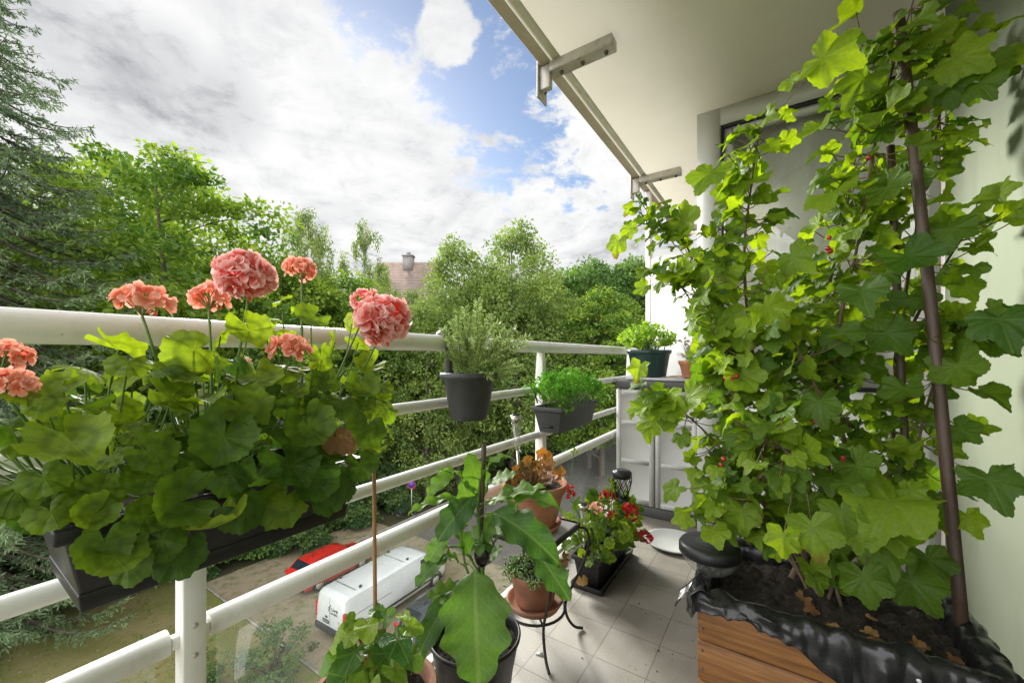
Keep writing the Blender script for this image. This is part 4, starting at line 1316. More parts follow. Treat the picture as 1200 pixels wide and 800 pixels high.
for k in range(5):
    a = 2 * PI * k / 5
    d = np.array([math.cos(a), math.sin(a), 0])
    mb.place(TO[1], fc_ + [0, 0, 0.036], d + [0, 0, -0.9], d + [0, 0, 1.0], 0.042, 0.4, sx=1.3)
mb.tube(curve_pts([fc_ + [0, 0, 0.034], fc_ + [0.002, 0, 0.065], trunk[9]], 4), 0.0035, 7)
mb.build('calyx', LM['egg'], fr, smooth=True)

# ---- begonia in the large terracotta pot
bg = thing('begonia', 'bright green begonia with glossy toothed leaves in the large terracotta pot', 'begonia', (-0.82, 0.62, 0.26))
lf, stm = MB(), MB()
BB = np.array([-0.815, 0.63, 0.26])
BG = [(402, 748, 62, .92, .85, 0.1), (418, 717, 46, .95, .6, 1.0), (452, 733, 62, .93, .7, 0.0), (412, 768, 52, .90, .6, 0.7), (438, 708, 32, .97, .7, 0.2), (466, 718, 40, .95, .4, 0.8), (430, 735, 48, .95, .6, 0.2),
      (392, 776, 62, .89, .8, 0.1), (468, 752, 44, .92, .5, 0.3), (418, 788, 52, .87, .6, 0.8), (448, 768, 46, .90, .5, 0.6), (428, 698, 30, .98, .8, 0.1), (395, 730, 50, .94, .3, 0.9), (440, 750, 56, .93, .5, 0.1),
      (378, 760, 40, .92, .5, 0.2), (455, 790, 40, .88, .7, 0.5), (475, 795, 36, .88, .6, 0.3), (405, 800, 60, .86, .7, 0.6), (430, 775, 50, .90, .6, 0.2), (460, 705, 26, .97, .4, 0.9), (400, 712, 30, .97, .4, 0.4)]
for px, py, wpx, d, fc, tint in BG:
    c = PD(px + 14, py + 16, d)
    nor = nrm(nrm(CAM - c) * fc + np.array([0, 0, 1.0 - 0.6 * fc]) + rvec(0.15))
    out_ = c - BB
    out_[2] = 0
    lf.place(TB[rng.integers(3)], c, nrm(out_ + rvec(0.02)) + [0.2, 0, -0.35], nor, wpx * d / FOC / 2.35, tint)
    petiole(stm, BB + rvec(0.012) * [1, 1, 0], c, -0.01, 0.0035)
for k in range(5):
    e = BB + [rng.uniform(-.05, .05), rng.uniform(-.05, .05), rng.uniform(.08, .17)]
    stm.tube(curve_pts([BB, (BB + e) / 2 + rvec(.005), e], 4), np.linspace(0.009, 0.005, 9), 9)
lf.build('leaves', LM['begonia'], bg, smooth=True)
stm.build('stems', MT['stem_red'], bg, smooth=True)

# ---- heuchera in the upper pot
hu = thing('heuchera', 'orange and green leaved heuchera in the upper terracotta pot of the stand', 'heuchera', (-0.80, 1.366, 0.58))
lf, stm = MB(), MB()
HB = np.array([-0.80, 1.366, 0.58])
HU = [(615, 548, 26, .15), (627, 543, 24, .35), (642, 538, 30, 1.0), (657, 556, 28, 1.1), (630, 562, 34, .0), (612, 562, 26, .5), (604, 552, 22, .8), (640, 552, 28, .7), (622, 553, 26, .2), (648, 548, 26, 1.0), (635, 531, 24, 1.1), (618, 538, 20, .7), (645, 565, 24, .1), (624, 570, 24, .0), (603, 566, 20, .7), (632, 548, 24, .9)]
for px, py, wpx, tint in HU:
    d = 1.56 + rng.uniform(-.05, .05)
    c = PD(px, py, d)
    out_ = c - HB
    nor = nrm(nrm(CAM - c) * 0.9 + np.array([0, 0, 0.6]) + rvec(0.22))
    lf.place(TH[rng.integers(3)], c, out_ + [0, 0, -0.02] + rvec(0.01), nor, wpx * d / FOC / 2.9, tint * 0.75)
    petiole(stm, HB, c, -0.005, 0.0018)
lf.build('leaves', LM['heuchera'], hu, smooth=True)
stm.build('stems', MT['stem_red'], hu, smooth=True)

# ---- succulent in the lower pot
su = thing('succulent', 'fine leaved green succulent spilling over the small pot on the low ring', 'succulent', (-0.80, 1.366, 0.24))
mb = MB()
for k in range(110):
    a, q = rng.uniform(0, 2 * PI), math.sqrt(rng.uniform(0, 1))
    b = np.array([-0.80 + 0.088 * q * math.cos(a), 1.366 + 0.088 * q * math.sin(a), 0.248])
    o = np.array([math.cos(a) * q, math.sin(a) * q, 0]) * 0.05
    e = b + o + [0, 0, rng.uniform(0.01, 0.045)]
    if rng.uniform() < 0.14 and math.cos(a - 3.6) > 0.2:
        e = b + o * 1.6 + [0, 0, -0.05]
    pts = curve_pts([b, (b + e) / 2 + [0, 0, 0.01], e], 3)
    for j in range(9):
        p = pts[min(6, 1 + j * 6 // 9)]
        d = nrm(rvec() + [0, 0, 0.6])
        mb.tube([p, p + d * 0.008, p + d * rng.uniform(0.013, 0.018)], [0.0012, 0.0026, 0.0008], 5, tint=rng.uniform(0, 1.1))
mb.build('leaves', LM['sedum'], su, smooth=True)
mb = MB()
for k in range(5):
    c = PD(662 - k * 2, 652 + 8 * k, 1.52)
    mb.place(TH[k % 3], c, rvec() + [0.5, 0, 0.6], CAM - c + rvec(0.3), 0.020, rng.uniform(0.2, 1))
mb.build('dry_leaves', LM['dead'], su, smooth=True)

# ---- rosemary
ro = thing('rosemary', 'bushy rosemary growing in the hanging anthracite pot', 'rosemary', RC + [0, 0, 0.13])
C_, D_, N_, Ln, Tn = [], [], [], [], []
stm = MB()
RB = RC + [0, 0, 0.132]
tips = [(530, 378), (545, 362), (560, 352), (552, 372), (575, 372), (590, 388), (605, 385), (615, 402), (600, 408), (618, 395), (585, 415), (605, 425), (540, 390), (565, 395), (525, 398), (580, 400), (548, 405), (595, 440), (612, 430), (522, 415), (570, 425), (560, 380), (537, 368), (583, 380), (600, 398), (520, 386), (590, 405), (575, 440)]
for px, py in tips:
    e = PD(px, py, rng.uniform(1.24, 1.42))
    b = RB + [rng.uniform(-.03, .04), rng.uniform(-.03, .03), 0]
    pts = curve_pts([b, b + (e - b) * [0.45, 0.45, 0.6] + rvec(0.006), e], 14)
    stm.tube(pts[::2], 0.0013, 5)
    for j in range(3, len(pts)):
        T_ = nrm(pts[min(j + 1, len(pts) - 1)] - pts[j - 1])
        for q in range(8):
            sd = nrm(np.cross(T_, rvec()))
            C_.append(pts[j] + rvec(0.001))
            D_.append(T_ * 0.75 + sd)
            N_.append(np.cross(sd, T_) + rvec(0.2))
            Ln.append(rng.uniform(0.014, 0.024))
            Tn.append(rng.uniform(0, 1))
mb = MB().quads(C_, D_, N_, np.array(Ln), 0.0044, np.array(Tn), 0.5)
mb.build('needles', LM['rosemary'], ro)
stm.build('stems', MT['stem_woody'], ro, smooth=True)

# ---- parsley
pa = thing('parsley', 'dense bright green parsley filling the dark grey trough on the railing', 'parsley', (-0.87, 1.81, 0.85))
lf, stm = MB(), MB()
for k in range(300):
    y = rng.uniform(1.58, 2.05)
    x = rng.uniform(-0.97, -0.76)
    q = max(0, 1 - ((y - 1.80) / 0.30) ** 2 - ((x + 0.87) / 0.14) ** 2 * 0.7)
    z = 0.87 + 0.165 * math.sqrt(q) * rng.uniform(0.45, 1.0)
    c = np.array([x, y, z])
    b = np.array([-0.87 + (x + 0.87) * 0.35, 1.81 + (y - 1.81) * 0.7, 0.85])
    if k % 2:
        stm.tube(curve_pts([b, (b + c) / 2 + [0, 0, 0.015], c], 2), 0.0011, 4, cap=False)
    for j in range(4):
        p = c + rvec(0.012)
        lf.place(TP[rng.integers(3)], p, np.array([x + 0.87, (y - 1.81) * 0.5, 0.1]) * 4 + rvec(0.6), np.array([0, 0, 0.9]) + nrm(CAM - c) * 0.3 + rvec(0.45), rng.uniform(0.011, 0.019), rng.uniform(0.1, 1.1))
for k in range(14):
    p = np.array([-0.80 + rng.uniform(-.02, .03), rng.uniform(1.60, 1.70), 0.865 + rng.uniform(-.02, .02)])
    lf.place(TP[k % 3], p, rvec(), CAM - p, 0.012, 1.8)
lf.build('leaves', LM['parsley'], pa, smooth=True)
stm.build('stems', MT['stem_green'], pa, smooth=True)

# ---- herb in the dark green pot, sprig in the small orange pot
hb = thing('leafy_herb', 'small leaved bright herb bushing out of the dark green pot on the cabinet', 'herb', (-0.775, 2.95, 1.13))
lf, stm = MB(), MB()
for k in range(150):
    a, q = rng.uniform(0, 2 * PI), math.sqrt(rng.uniform(0, 1))
    c = np.array([-0.79 + 0.19 * q * math.cos(a), 2.95 + 0.19 * q * math.sin(a), 1.145 + (0.20 * math.sqrt(1 - 0.8 * q * q)) * rng.uniform(0.25, 1)])
    stm.tube(curve_pts([(-0.775 + 0.05 * q * math.cos(a), 2.95 + 0.05 * q * math.sin(a), 1.12), (c + [-0.775, 2.95, 1.15]) / 2, c], 2), 0.0013, 4, cap=False)
    for j in range(7):
        lf.place(TO[j % 2], c + rvec(0.012), rvec() + [0, 0, 0.3], rvec(0.6) + [0, 0, 0.8], rng.uniform(0.022, 0.038), rng.uniform(0, 1.1))
lf.build('leaves', LM['herb'], hb, smooth=True)
stm.build('stems', MT['stem_green'], hb, smooth=True)

dp = thing('dry_plant', 'small greyish dried plant standing in the orange pot on the cabinet', 'dry plant', (-0.50, 2.93, 1.06))
mb = MB()
for k in range(40):
    b = np.array([-0.50, 2.93, 1.055])
    e = b + [rng.normal(0, .035), rng.normal(0, .035), rng.uniform(.04, .16)]
    mb.tube(curve_pts([b, (b + e) / 2, e], 2), 0.0014, 4, cap=False)
    mb.place(TO[k % 2], e, rvec() + [0, 0, .5], rvec(), 0.03, 0.5)
MT['dry'] = surf('dried_plant', (0.30, 0.26, 0.20), 0.9, var=0.3, scale=40)
mb.build('dry_stems', MT['dry'], dp)

# ---- red currant bush
cu = thing('currant_bush', 'tall red currant bush with lobed leaves and red berries growing from the crate', 'currant bush', (0.08, 1.42, 0.42))
lf, stm = MB(), MB()
CB = np.array([0.08, 1.43, 0.41])
STEMS = [
    [(905, 560, 1.30), (880, 400, 1.33), (872, 300, 1.35), (880, 220, 1.35), (890, 150, 1.35)],
    [(880, 520, 1.35), (830, 380, 1.42), (805, 290, 1.45), (750, 250, 1.50)],
    [(870, 540, 1.33), (840, 430, 1.40), (805, 345, 1.45), (765, 312, 1.47)],
    [(900, 600, 1.28), (840, 520, 1.35), (790, 475, 1.37), (758, 458, 1.38)],
    [(1000, 610, 1.25), (978, 430, 1.22), (1005, 285, 1.20), (1033, 130, 1.18), (1075, -15, 1.15)],
    [(1035, 590, 1.22), (1050, 420, 1.22), (1072, 280, 1.20), (1104, 120, 1.18), (1116, 20, 1.17)],
    [(970, 570, 1.30), (955, 420, 1.30), (975, 320, 1.30), (1000, 200, 1.28), (1010, 70, 1.25)],
    [(920, 580, 1.28), (865, 480, 1.27), (845, 400, 1.30), (822, 345, 1.33)],
    [(1050, 600, 1.18), (1085, 480, 1.14), (1115, 390, 1.10), (1145, 365, 1.05)],
    [(990, 620, 1.18), (955, 560, 1.10), (915, 520, 1.08), (895, 505, 1.08)],
    [(1010, 630, 1.12), (1030, 600, 1.02), (1045, 590, 0.98)],
    [(900, 620, 1.28), (858, 600, 1.25), (835, 615, 1.22)],
    [(978, 430, 1.22), (905, 360, 1.25), (840, 325, 1.30)],
    [(905, 500, 1.32), (872, 420, 1.34), (850, 440, 1.34), (835, 405, 1.36)],
    [(1050, 420, 1.22), (1085, 350, 1.17), (1120, 290, 1.14), (1150, 255, 1.12)],
    [(1000, 500, 1.20), (960, 460, 1.15), (930, 400, 1.15), (890, 370, 1.17)],
    [(930, 520, 1.25), (890, 560, 1.20), (850, 560, 1.22), (825, 575, 1.22)],
]
for i, P in enumerate(STEMS):
    pts = [PD(*p) for p in P]
    if P[0][1] > 505:
        pts = [CB + [rng.uniform(-.07, .09), rng.uniform(-.05, .06), -0.02]] + pts
    pts = curve_pts(pts, 6)
    pts[:, 0] = np.minimum(pts[:, 0], 0.49)
    stm.tube(pts, np.linspace(0.0085 if len(P) > 4 else 0.0050, 0.0018, len(pts)), 7)
    L = np.sum(np.linalg.norm(np.diff(pts, axis=0), axis=1))
    nl = int(L * 82)
    for k in range(nl):
        j = int(rng.uniform(0.18 if P[0][1] > 505 else 0.0, 1) * (len(pts) - 1))
        p = pts[j]
        low = p[2] < 0.75
        if low and rng.uniform() < 0.35:
            continue
        o = rvec()
        o[2] *= 0.6
        o = nrm(o + [-0.15, -0.25, 0.1])
        c = p + o * rng.uniform(0.03, 0.12)
        c[0] = min(c[0], 0.515)
        if c[2] < 0.47 and c[1] > 1.2:
            c[2] = 0.47 + rng.uniform(0, 0.1)
        if depth(c) < 0.85:
            continue
        # the bush is open here: the cabinet pots stand behind
        dd = depth(c)
        qx, qy = CX + FOC * (c[0] * CA + c[1] * SA) / dd, HY - FOC * (c[2] - CH) / dd
        if qx < 812 and 350 < qy < 448:
            continue
        nor = nrm(np.array([-0.45, -0.25, 0.6]) + nrm(CAM - c) * 0.25 + rvec(0.45))
        fwd = o * [1, 1, 0.4] + np.array([0, 0, -0.35]) + rvec(0.25)
        lf.place(TC[rng.integers(5)], c, fwd, nor, rng.uniform(0.033, 0.056), rng.uniform(0, 1))
        petiole(stm, p, c, 0.010, 0.0015)
# leaves one can tell apart: x, y, width px, depth, facing, tint
CK = [(965, 68, 84, 1.10, .8, 1.0), (1003, 14, 62, 1.12, .7, .9), (925, 95, 30, 1.12, .7, .9), (885, 138, 28, 1.30, .8, .8), (832, 203, 62, 1.32, .8, .5), (880, 212, 60, 1.28, .6, .8), (958, 150, 46, 1.15, .7, .9),
      (1012, 92, 62, 1.12, .8, .5), (1045, 62, 44, 1.12, .5, .7), (1092, 40, 52, 1.08, .6, .9), (1122, 68, 74, 1.02, .6, .9), (1108, 98, 66, 1.05, .8, .1), (1148, 98, 52, 1.0, .7, .2), (1075, 110, 56, 1.08, .6, .3), (1040, 128, 66, 1.08, .8, .6),
      (1045, 588, 116, 0.94, .9, .75), (952, 618, 74, .93, .85, .6), (918, 628, 50, .96, .9, 1.1), (1012, 676, 66, .96, .85, .25), (1068, 680, 74, .97, .85, .2), (1088, 655, 60, 1.0, .8, .15), (1160, 562, 74, .93, .85, .1), (1134, 606, 44, .98, .7, 1.0),
      (1172, 374, 80, .90, .3, .0), (1122, 428, 70, 1.0, .6, .35), (1060, 455, 58, 1.05, .8, .2), (1115, 268, 62, 1.05, .6, .2), (724, 283, 36, 1.46, .8, 1.1), (741, 243, 26, 1.46, .8, 1.0), (738, 268, 26, 1.46, .6, 1.0), (772, 486, 56, 1.36, .6, 1.1),
      (750, 430, 36, 1.38, .9, 1.8), (778, 470, 66, 1.33, .7, 1.0), (762, 492, 50, 1.35, .5, 1.2), (806, 466, 62, 1.30, .7, .8), (905, 500, 66, 1.08, .6, 1.1), (880, 522, 56, 1.12, .5, 1.1), (838, 622, 44, 1.16, .5, 1.2), (975, 226, 70, 1.15, .6, .9),
      (900, 360, 66, 1.12, .5, 1.0), (960, 470, 60, 1.08, .8, .2), (1010, 340, 64, 1.08, .6, .1), (1065, 300, 74, 1.04, .4, .0), (1040, 390, 62, 1.08, .7, .1), (985, 390, 56, 1.10, .7, .2), (1005, 545, 60, 1.0, .8, .3), (985, 600, 60, .98, .7, .4), (1035, 640, 70, .98, .8, .3),
      (800, 260, 60, 1.42, .6, .9), (790, 320, 62, 1.40, .6, 1.0), (845, 320, 66, 1.32, .6, 1.0), (870, 440, 60, 1.2, .6, .8), (840, 380, 62, 1.3, .7, .7), (930, 300, 56, 1.2, .7, .5), (1130, 335, 40, 1.1, .7, .4), (1040, 220, 60, 1.1, .6, .3), (830, 590, 46, 1.2, .7, .9), (870, 600, 50, 1.15, .7, .6)]
nodes = np.concatenate([curve_pts([PD(*p) for p in P], 6) for P in STEMS])
for px, py, wpx, d, fc, tint in CK:
    c = PD(px, py, d)
    c[0] = min(c[0], 0.50)
    nor = nrm(nrm(CAM - c) * fc + np.array([-0.2, 0, 0.9 * (1 - fc) + 0.15]) + rvec(0.12))
    j = np.argmin(np.linalg.norm(nodes - c - [0, 0.05, 0.02], axis=1))
    o = c - nodes[j]
    lf.place(TC[rng.integers(5)], c, nrm(o) * 0.6 + [0, 0, -0.6] + rvec(0.15), nor, wpx * d / FOC / 2.0, tint)
    petiole(stm, nodes[j], c, 0.006, 0.0011)
lf.build('leaves', LM['currant'], cu, smooth=True)
stm.build('stems', MT['stem_woody'], cu, smooth=True)
MT['berry'] = surf('red_berry', (0.38, 0.008, 0.010), 0.15, var=0.3, scale=30, coat=0.6)
for px, py, d, n in ((1018, 185, 1.14, 1), (973, 283, 1.14, 3), (858, 436, 1.20, 4), (955, 484, 1.10, 3), (985, 535, 1.05, 3), (840, 540, 1.18, 2), (1005, 350, 1.12, 2)):
    c = PD(px, py, d)
    mb = MB()
    for k in range(n):
        mb.sphere(c + rvec(0.009) * (n > 1) + [0, 0, -0.008 * k], rng.uniform(0.0060, 0.0085), 8, tint=0.5)
    mb.build('berry_cluster', MT['berry'], cu, smooth=True)

# ================================================================ STREET AND WOOD
def ground_mat(name, a, b, c, s1=0.5, s2=4.0, speck=None, bump=0.4, rough=0.95):
    m, nt, out = newmat(name)
    bs = N(nt, 'BsdfPrincipled', i_Roughness=rough)
    bs.inputs['Specular IOR Level'].default_value = 0.2
    tc = N(nt, 'TexCoord')
    v = tc.outputs['Object']
    n1 = sm(nt, noise(nt, v, s1, 6, 0.6), 0.35, 0.65)
    n2 = noise(nt, v, s2, 8, 0.7)
    col = mixc(nt, n1, a, b)
    col = mixc(nt, sm(nt, n2, 0.45, 0.7), col, c)
    col = mixc(nt, 1.0, col, ramp(nt, noise(nt, v, 30.0, 5, 0.7), [(0.25, 0.6), (0.75, 1.35)]), 'MULTIPLY')
    if speck:
        vo = N(nt, 'TexVoronoi', i_Scale=1.6)
        Lk(nt, v, vo.inputs['Vector'])
        sp = math_(nt, 'SUBTRACT', 1.0, sm(nt, vo.outputs['Distance'], 0.03, 0.07))
        col = mixc(nt, math_(nt, 'MULTIPLY', sp, 0.8), col, speck)
    Lk(nt, col, bs.inputs['Base Color'])
    bn = N(nt, 'Bump', i_Strength=bump, i_Distance=0.05)
    Lk(nt, n2, bn.inputs['Height'])
    Lk(nt, bn.outputs[0], bs.inputs['Normal'])
    Lk(nt, bs.outputs[0], out.inputs[0])
    return m


def sheet(name, x0, x1, y0, y1, z, m, label):
    o = MB().add([(x0, y0, z), (x1, y0, z), (x1, y1, z), (x0, y1, z)], np.array([(0, 1, 2, 3)])).build(name, m)
    return tag(o, label, name.replace('_', ' '), kind='structure')


sheet('ground', -900, 600, -600, 1200, GZ - 0.012, ground_mat('wood_floor', (0.030, 0.040, 0.016), (0.060, 0.050, 0.028), (0.045, 0.065, 0.020), 0.3, 1.5), 'dark wood floor under the trees')
sheet('lawn', -31.5, -2, -30, 8.62, GZ - 0.008, ground_mat('mossy_lawn', (0.150, 0.155, 0.045), (0.210, 0.175, 0.080), (0.125, 0.150, 0.035), 0.45, 3.0, speck=(0.42, 0.36, 0.24)), 'thin mossy lawn with worn brown patches below the balcony')
sheet('parking_yard', -25.6, -2, 8.78, 19.0, GZ - 0.006, ground_mat('bare_earth', (0.245, 0.195, 0.130), (0.290, 0.245, 0.170), (0.135, 0.140, 0.055), 0.35, 2.2), 'bare earth parking yard where the vans stand')
sheet('road', -22.8, -9.0, 19.0, 160, GZ - 0.004, ground_mat('old_asphalt', (0.105, 0.095, 0.088), (0.135, 0.122, 0.110), (0.085, 0.078, 0.072), 0.25, 1.2, bump=0.15), 'old grey brown asphalt road running past the wood')
sheet('verge', -8.9, -2, 19.0, 160, GZ - 0.005, ground_mat('worn_verge', (0.20, 0.165, 0.095), (0.25, 0.21, 0.13), (0.10, 0.13, 0.035), 0.35, 1.6), 'worn sandy verge along the near side of the road')
MT['concrete'] = surf('old_concrete', (0.27, 0.25, 0.21), 0.9, var=0.2, scale=3, bump=0.2, bscale=40, dirt=(0.12, 0.12, 0.07), dirt_scale=2, dirt_amt=0.5)
for x0, x1, y, nm in ((-25.6, -2, 8.7, 'yard'),):
    mb = MB()
    x = x0
    while x < x1:
        mb.box(x, min(x + 0.99, x1), y - 0.05, y + 0.05, GZ - 0.05, GZ + 0.03 + rng.uniform(-.01, .01))
        x += 1.0
    tag(mb.build('kerb', MT['concrete'], bevel=0.01), 'low concrete edging between the lawn and the parking yard', 'kerb', kind='structure')
mb = MB()
for k in range(100):
    mb.box(-22.95, -22.82, 12.6 + k, 12.6 + k + 0.985, GZ - 0.05, GZ + 0.10 + rng.uniform(-.01, .01))
tag(mb.build('kerb', MT['concrete'], bevel=0.01), 'concrete kerb between the road and the wood', 'kerb', kind='structure')

# grass tufts and fallen petals
C_ = np.stack([rng.uniform(-30, -8, 9000), rng.uniform(-4, 8.5, 9000), np.full(9000, GZ)], 1)
keep = (np.sin(C_[:, 0] * 0.9 + 1) + np.sin(C_[:, 1] * 1.3) + rng.normal(0, 0.8, 9000)) > 0.4
C_ = C_[keep]
n = len(C_)
D_ = np.stack([rng.normal(0, .5, n), rng.normal(0, .5, n), np.ones(n)], 1)
MT['grass'] = surf('grass_blade', (0.10, 0.125, 0.025), 0.8, var=0.4, scale=0.5)
tag(MB().quads(C_, D_, rng.normal(0, 1, (n, 3)), rng.uniform(.05, .14, n), 0.05, rng.uniform(0, 1, n)).build('grass', MT['grass']), 'short sparse grass tufts on the mossy lawn', 'grass', kind='stuff')
C_ = np.stack([rng.uniform(-30, -8, 700), rng.uniform(0, 18, 700), np.full(700, GZ + 0.02)], 1)
tag(MB().quads(C_, rng.normal(0, 1, (700, 3)) * [1, 1, .1], np.array([[0, 0, 1.0]]) + rng.normal(0, .2, (700, 3)), rng.uniform(.06, .14, 700), 0.07, rng.uniform(0, 1, 700)).build('fallen_leaves', MT['dry']), 'pale dry leaves scattered over the lawn and yard', 'leaves', kind='stuff')


# ---------------------------------------------------------------- trees
def rand_dirs(n, rs):
    v = rs.normal(0, 1, (n, 3))
    return v / np.linalg.norm(v, axis=1, keepdims=True)


def leafy_crown(rs, H, zb, R, prof, nclump, nleaf, csize, lsize, flat=0.6, droop=0.0, hollow=0.55):
    """clumps of leaves through the crown's volume: (leaf MB, clump centres)"""
    t = rs.beta(1.2, 1.15, nclump)
    a = rs.uniform(0, 2 * PI, nclump)
    lob = 1 + 0.22 * np.sin(3 * a + 5 * t + rs.uniform(0, 6)) + 0.15 * np.sin(5 * a - 9 * t)
    q = hollow + (1 - hollow) * rs.uniform(0, 1, nclump) ** 0.6
    r = R * prof(t) * q * lob
    cc = np.stack([r * np.cos(a), r * np.sin(a), zb + (H - zb) * t + rs.normal(0, .2, nclump)], 1)
    cs = csize * rs.uniform(0.55, 1.35, nclump)
    ct = np.clip(rs.normal(0.45, 0.36, nclump), 0, 1.2)
    k = np.repeat(np.arange(nclump), nleaf)
    n = len(k)
    off = rand_dirs(n, rs) * (rs.uniform(0, 1, (n, 1)) ** 0.45) * cs[k][:, None]
    off[:, 2] *= flat
    if droop:
        dz = rs.uniform(0, 1, n) ** 1.3 * droop
        off[:, 2] -= dz * rs.uniform(0.4, 1.2, nclump)[k]
        off[:, :2] *= (0.75 - 0.35 * (dz / droop))[:, None]
    P = cc[k] + off
    D = off / np.maximum(np.linalg.norm(off, axis=1, keepdims=True), 1e-6) + rs.normal(0, 0.7, (n, 3)) + [0, 0, -0.35 - droop * 0.5]
    Nn = rs.normal(0, 0.8, (n, 3)) + [0, 0, 0.7]
    ls = lsize * rs.uniform(0.6, 1.35, n)
    mb = MB().quads(P, D, Nn, ls, ls * (0.62 if not droop else 0.5), np.clip(ct[k] + rs.normal(0, 0.15, n), 0, 1.3))
    return mb, cc


def trunk_limbs(rs, H, zb, r0, cc, nlimb=26, lean=0.3):
    mb = MB()
    P = curve_pts([(0, 0, -0.3), (lean * .3, 0, H * .3), (rs.normal(0, lean), rs.normal(0, lean), H * .62), (rs.normal(0, lean), rs.normal(0, lean), H * 0.93)], 6)
    R = np.linspace(r0, r0 * 0.12, len(P))
    R[0] *= 1.35
    mb.tube(P, R, 9)
    order = rs.permutation(len(cc))[:nlimb]
    for i in order:
        c = cc[i]
        j = int(np.clip(np.searchsorted(P[:, 2], c[2] - (0.25 + 0.45 * np.hypot(c[0], c[1]))), 2, len(P) - 2))
        a = P[j]
        m = a + (c - a) * [0.45, 0.45, 0.6]
        mb.tube(curve_pts([a, m, c], 4), np.linspace(max(R[j] * 0.42, 0.03), 0.015, 9), 5, cap=False)
    return mb


TREES = {}


def tree_kind(key, leaf, bark, seed, **kw):
    rs = np.random.default_rng(seed)
    mb, cc = leafy_crown(rs, kw['H'], kw['zb'], kw['R'], kw['prof'], kw['nc'], kw['nl'], kw['cs'], kw['ls'], kw.get('flat', .6), kw.get('droop', 0), kw.get('hollow', .5))
    tb = trunk_limbs(rs, kw['H'], kw['zb'], kw.get('r0', .28), cc, kw.get('limbs', 26), kw.get('lean', .3))
    a, b = mb.mesh('crown'), tb.mesh('trunk')
    a.materials.append(LM[leaf])
    b.materials.append(MT[bark])
    b.polygons.foreach_set('use_smooth', np.ones(len(b.polygons), bool))
    TREES[key] = (a, b, kw['H'])


round_ = lambda t: np.sqrt(np.clip(1 - (2 * t - 0.85) ** 2 / 1.35, 0.02, 1))
tall_ = lambda t: np.clip(np.sin(PI * (0.12 + 0.86 * t)), 0.03, 1) ** 0.75
cone_ = lambda t: np.clip(1.05 - t, 0.05, 1) ** 0.8 * (0.6 + 0.4 * np.minimum(1, t * 5))
dome_ = lambda t: np.sqrt(np.clip(1 - t * t * 0.96, 0.02, 1))
tree_kind('maple', 'tree_a', 'bark', 3, H=22, zb=4, R=6.2, prof=round_, nc=330, nl=95, cs=1.15, ls=0.30, r0=.38, flat=.5)
tree_kind('maple2', 'tree_a', 'bark', 4, H=21, zb=4, R=5.4, prof=round_, nc=270, nl=95, cs=1.1, ls=0.30, r0=.33, flat=.5)
tree_kind('birch', 'tree_b', 'birch_bark', 5, H=23, zb=5, R=4.0, prof=tall_, nc=200, nl=85, cs=0.75, ls=0.22, droop=1.9, r0=.2, hollow=.3, limbs=40)
tree_kind('thin_birch', 'tree_b', 'birch_bark', 6, H=23, zb=7, R=3.2, prof=tall_, nc=95, nl=70, cs=0.6, ls=0.22, droop=1.6, r0=.16, hollow=.25, limbs=60)
tree_kind('willow', 'tree_d', 'bark', 7, H=22, zb=3, R=4.2, prof=tall_, nc=240, nl=85, cs=0.9, ls=0.27, flat=.95, r0=.25, hollow=.4, limbs=40)
tree_kind('poplar', 'tree_d', 'bark', 8, H=22, zb=3, R=3.6, prof=cone_, nc=200, nl=85, cs=0.85, ls=0.26, flat=1.2, r0=.22, hollow=.35, limbs=40)
tree_kind('oak', 'tree_c', 'bark', 9, H=20, zb=3, R=6.0, prof=round_, nc=300, nl=90, cs=1.2, ls=0.32, r0=.4, flat=.55)
tree_kind('oak2', 'tree_c', 'bark', 10, H=20, zb=3, R=5.2, prof=tall_, nc=260, nl=90, cs=1.1, ls=0.32, r0=.35, flat=.6)


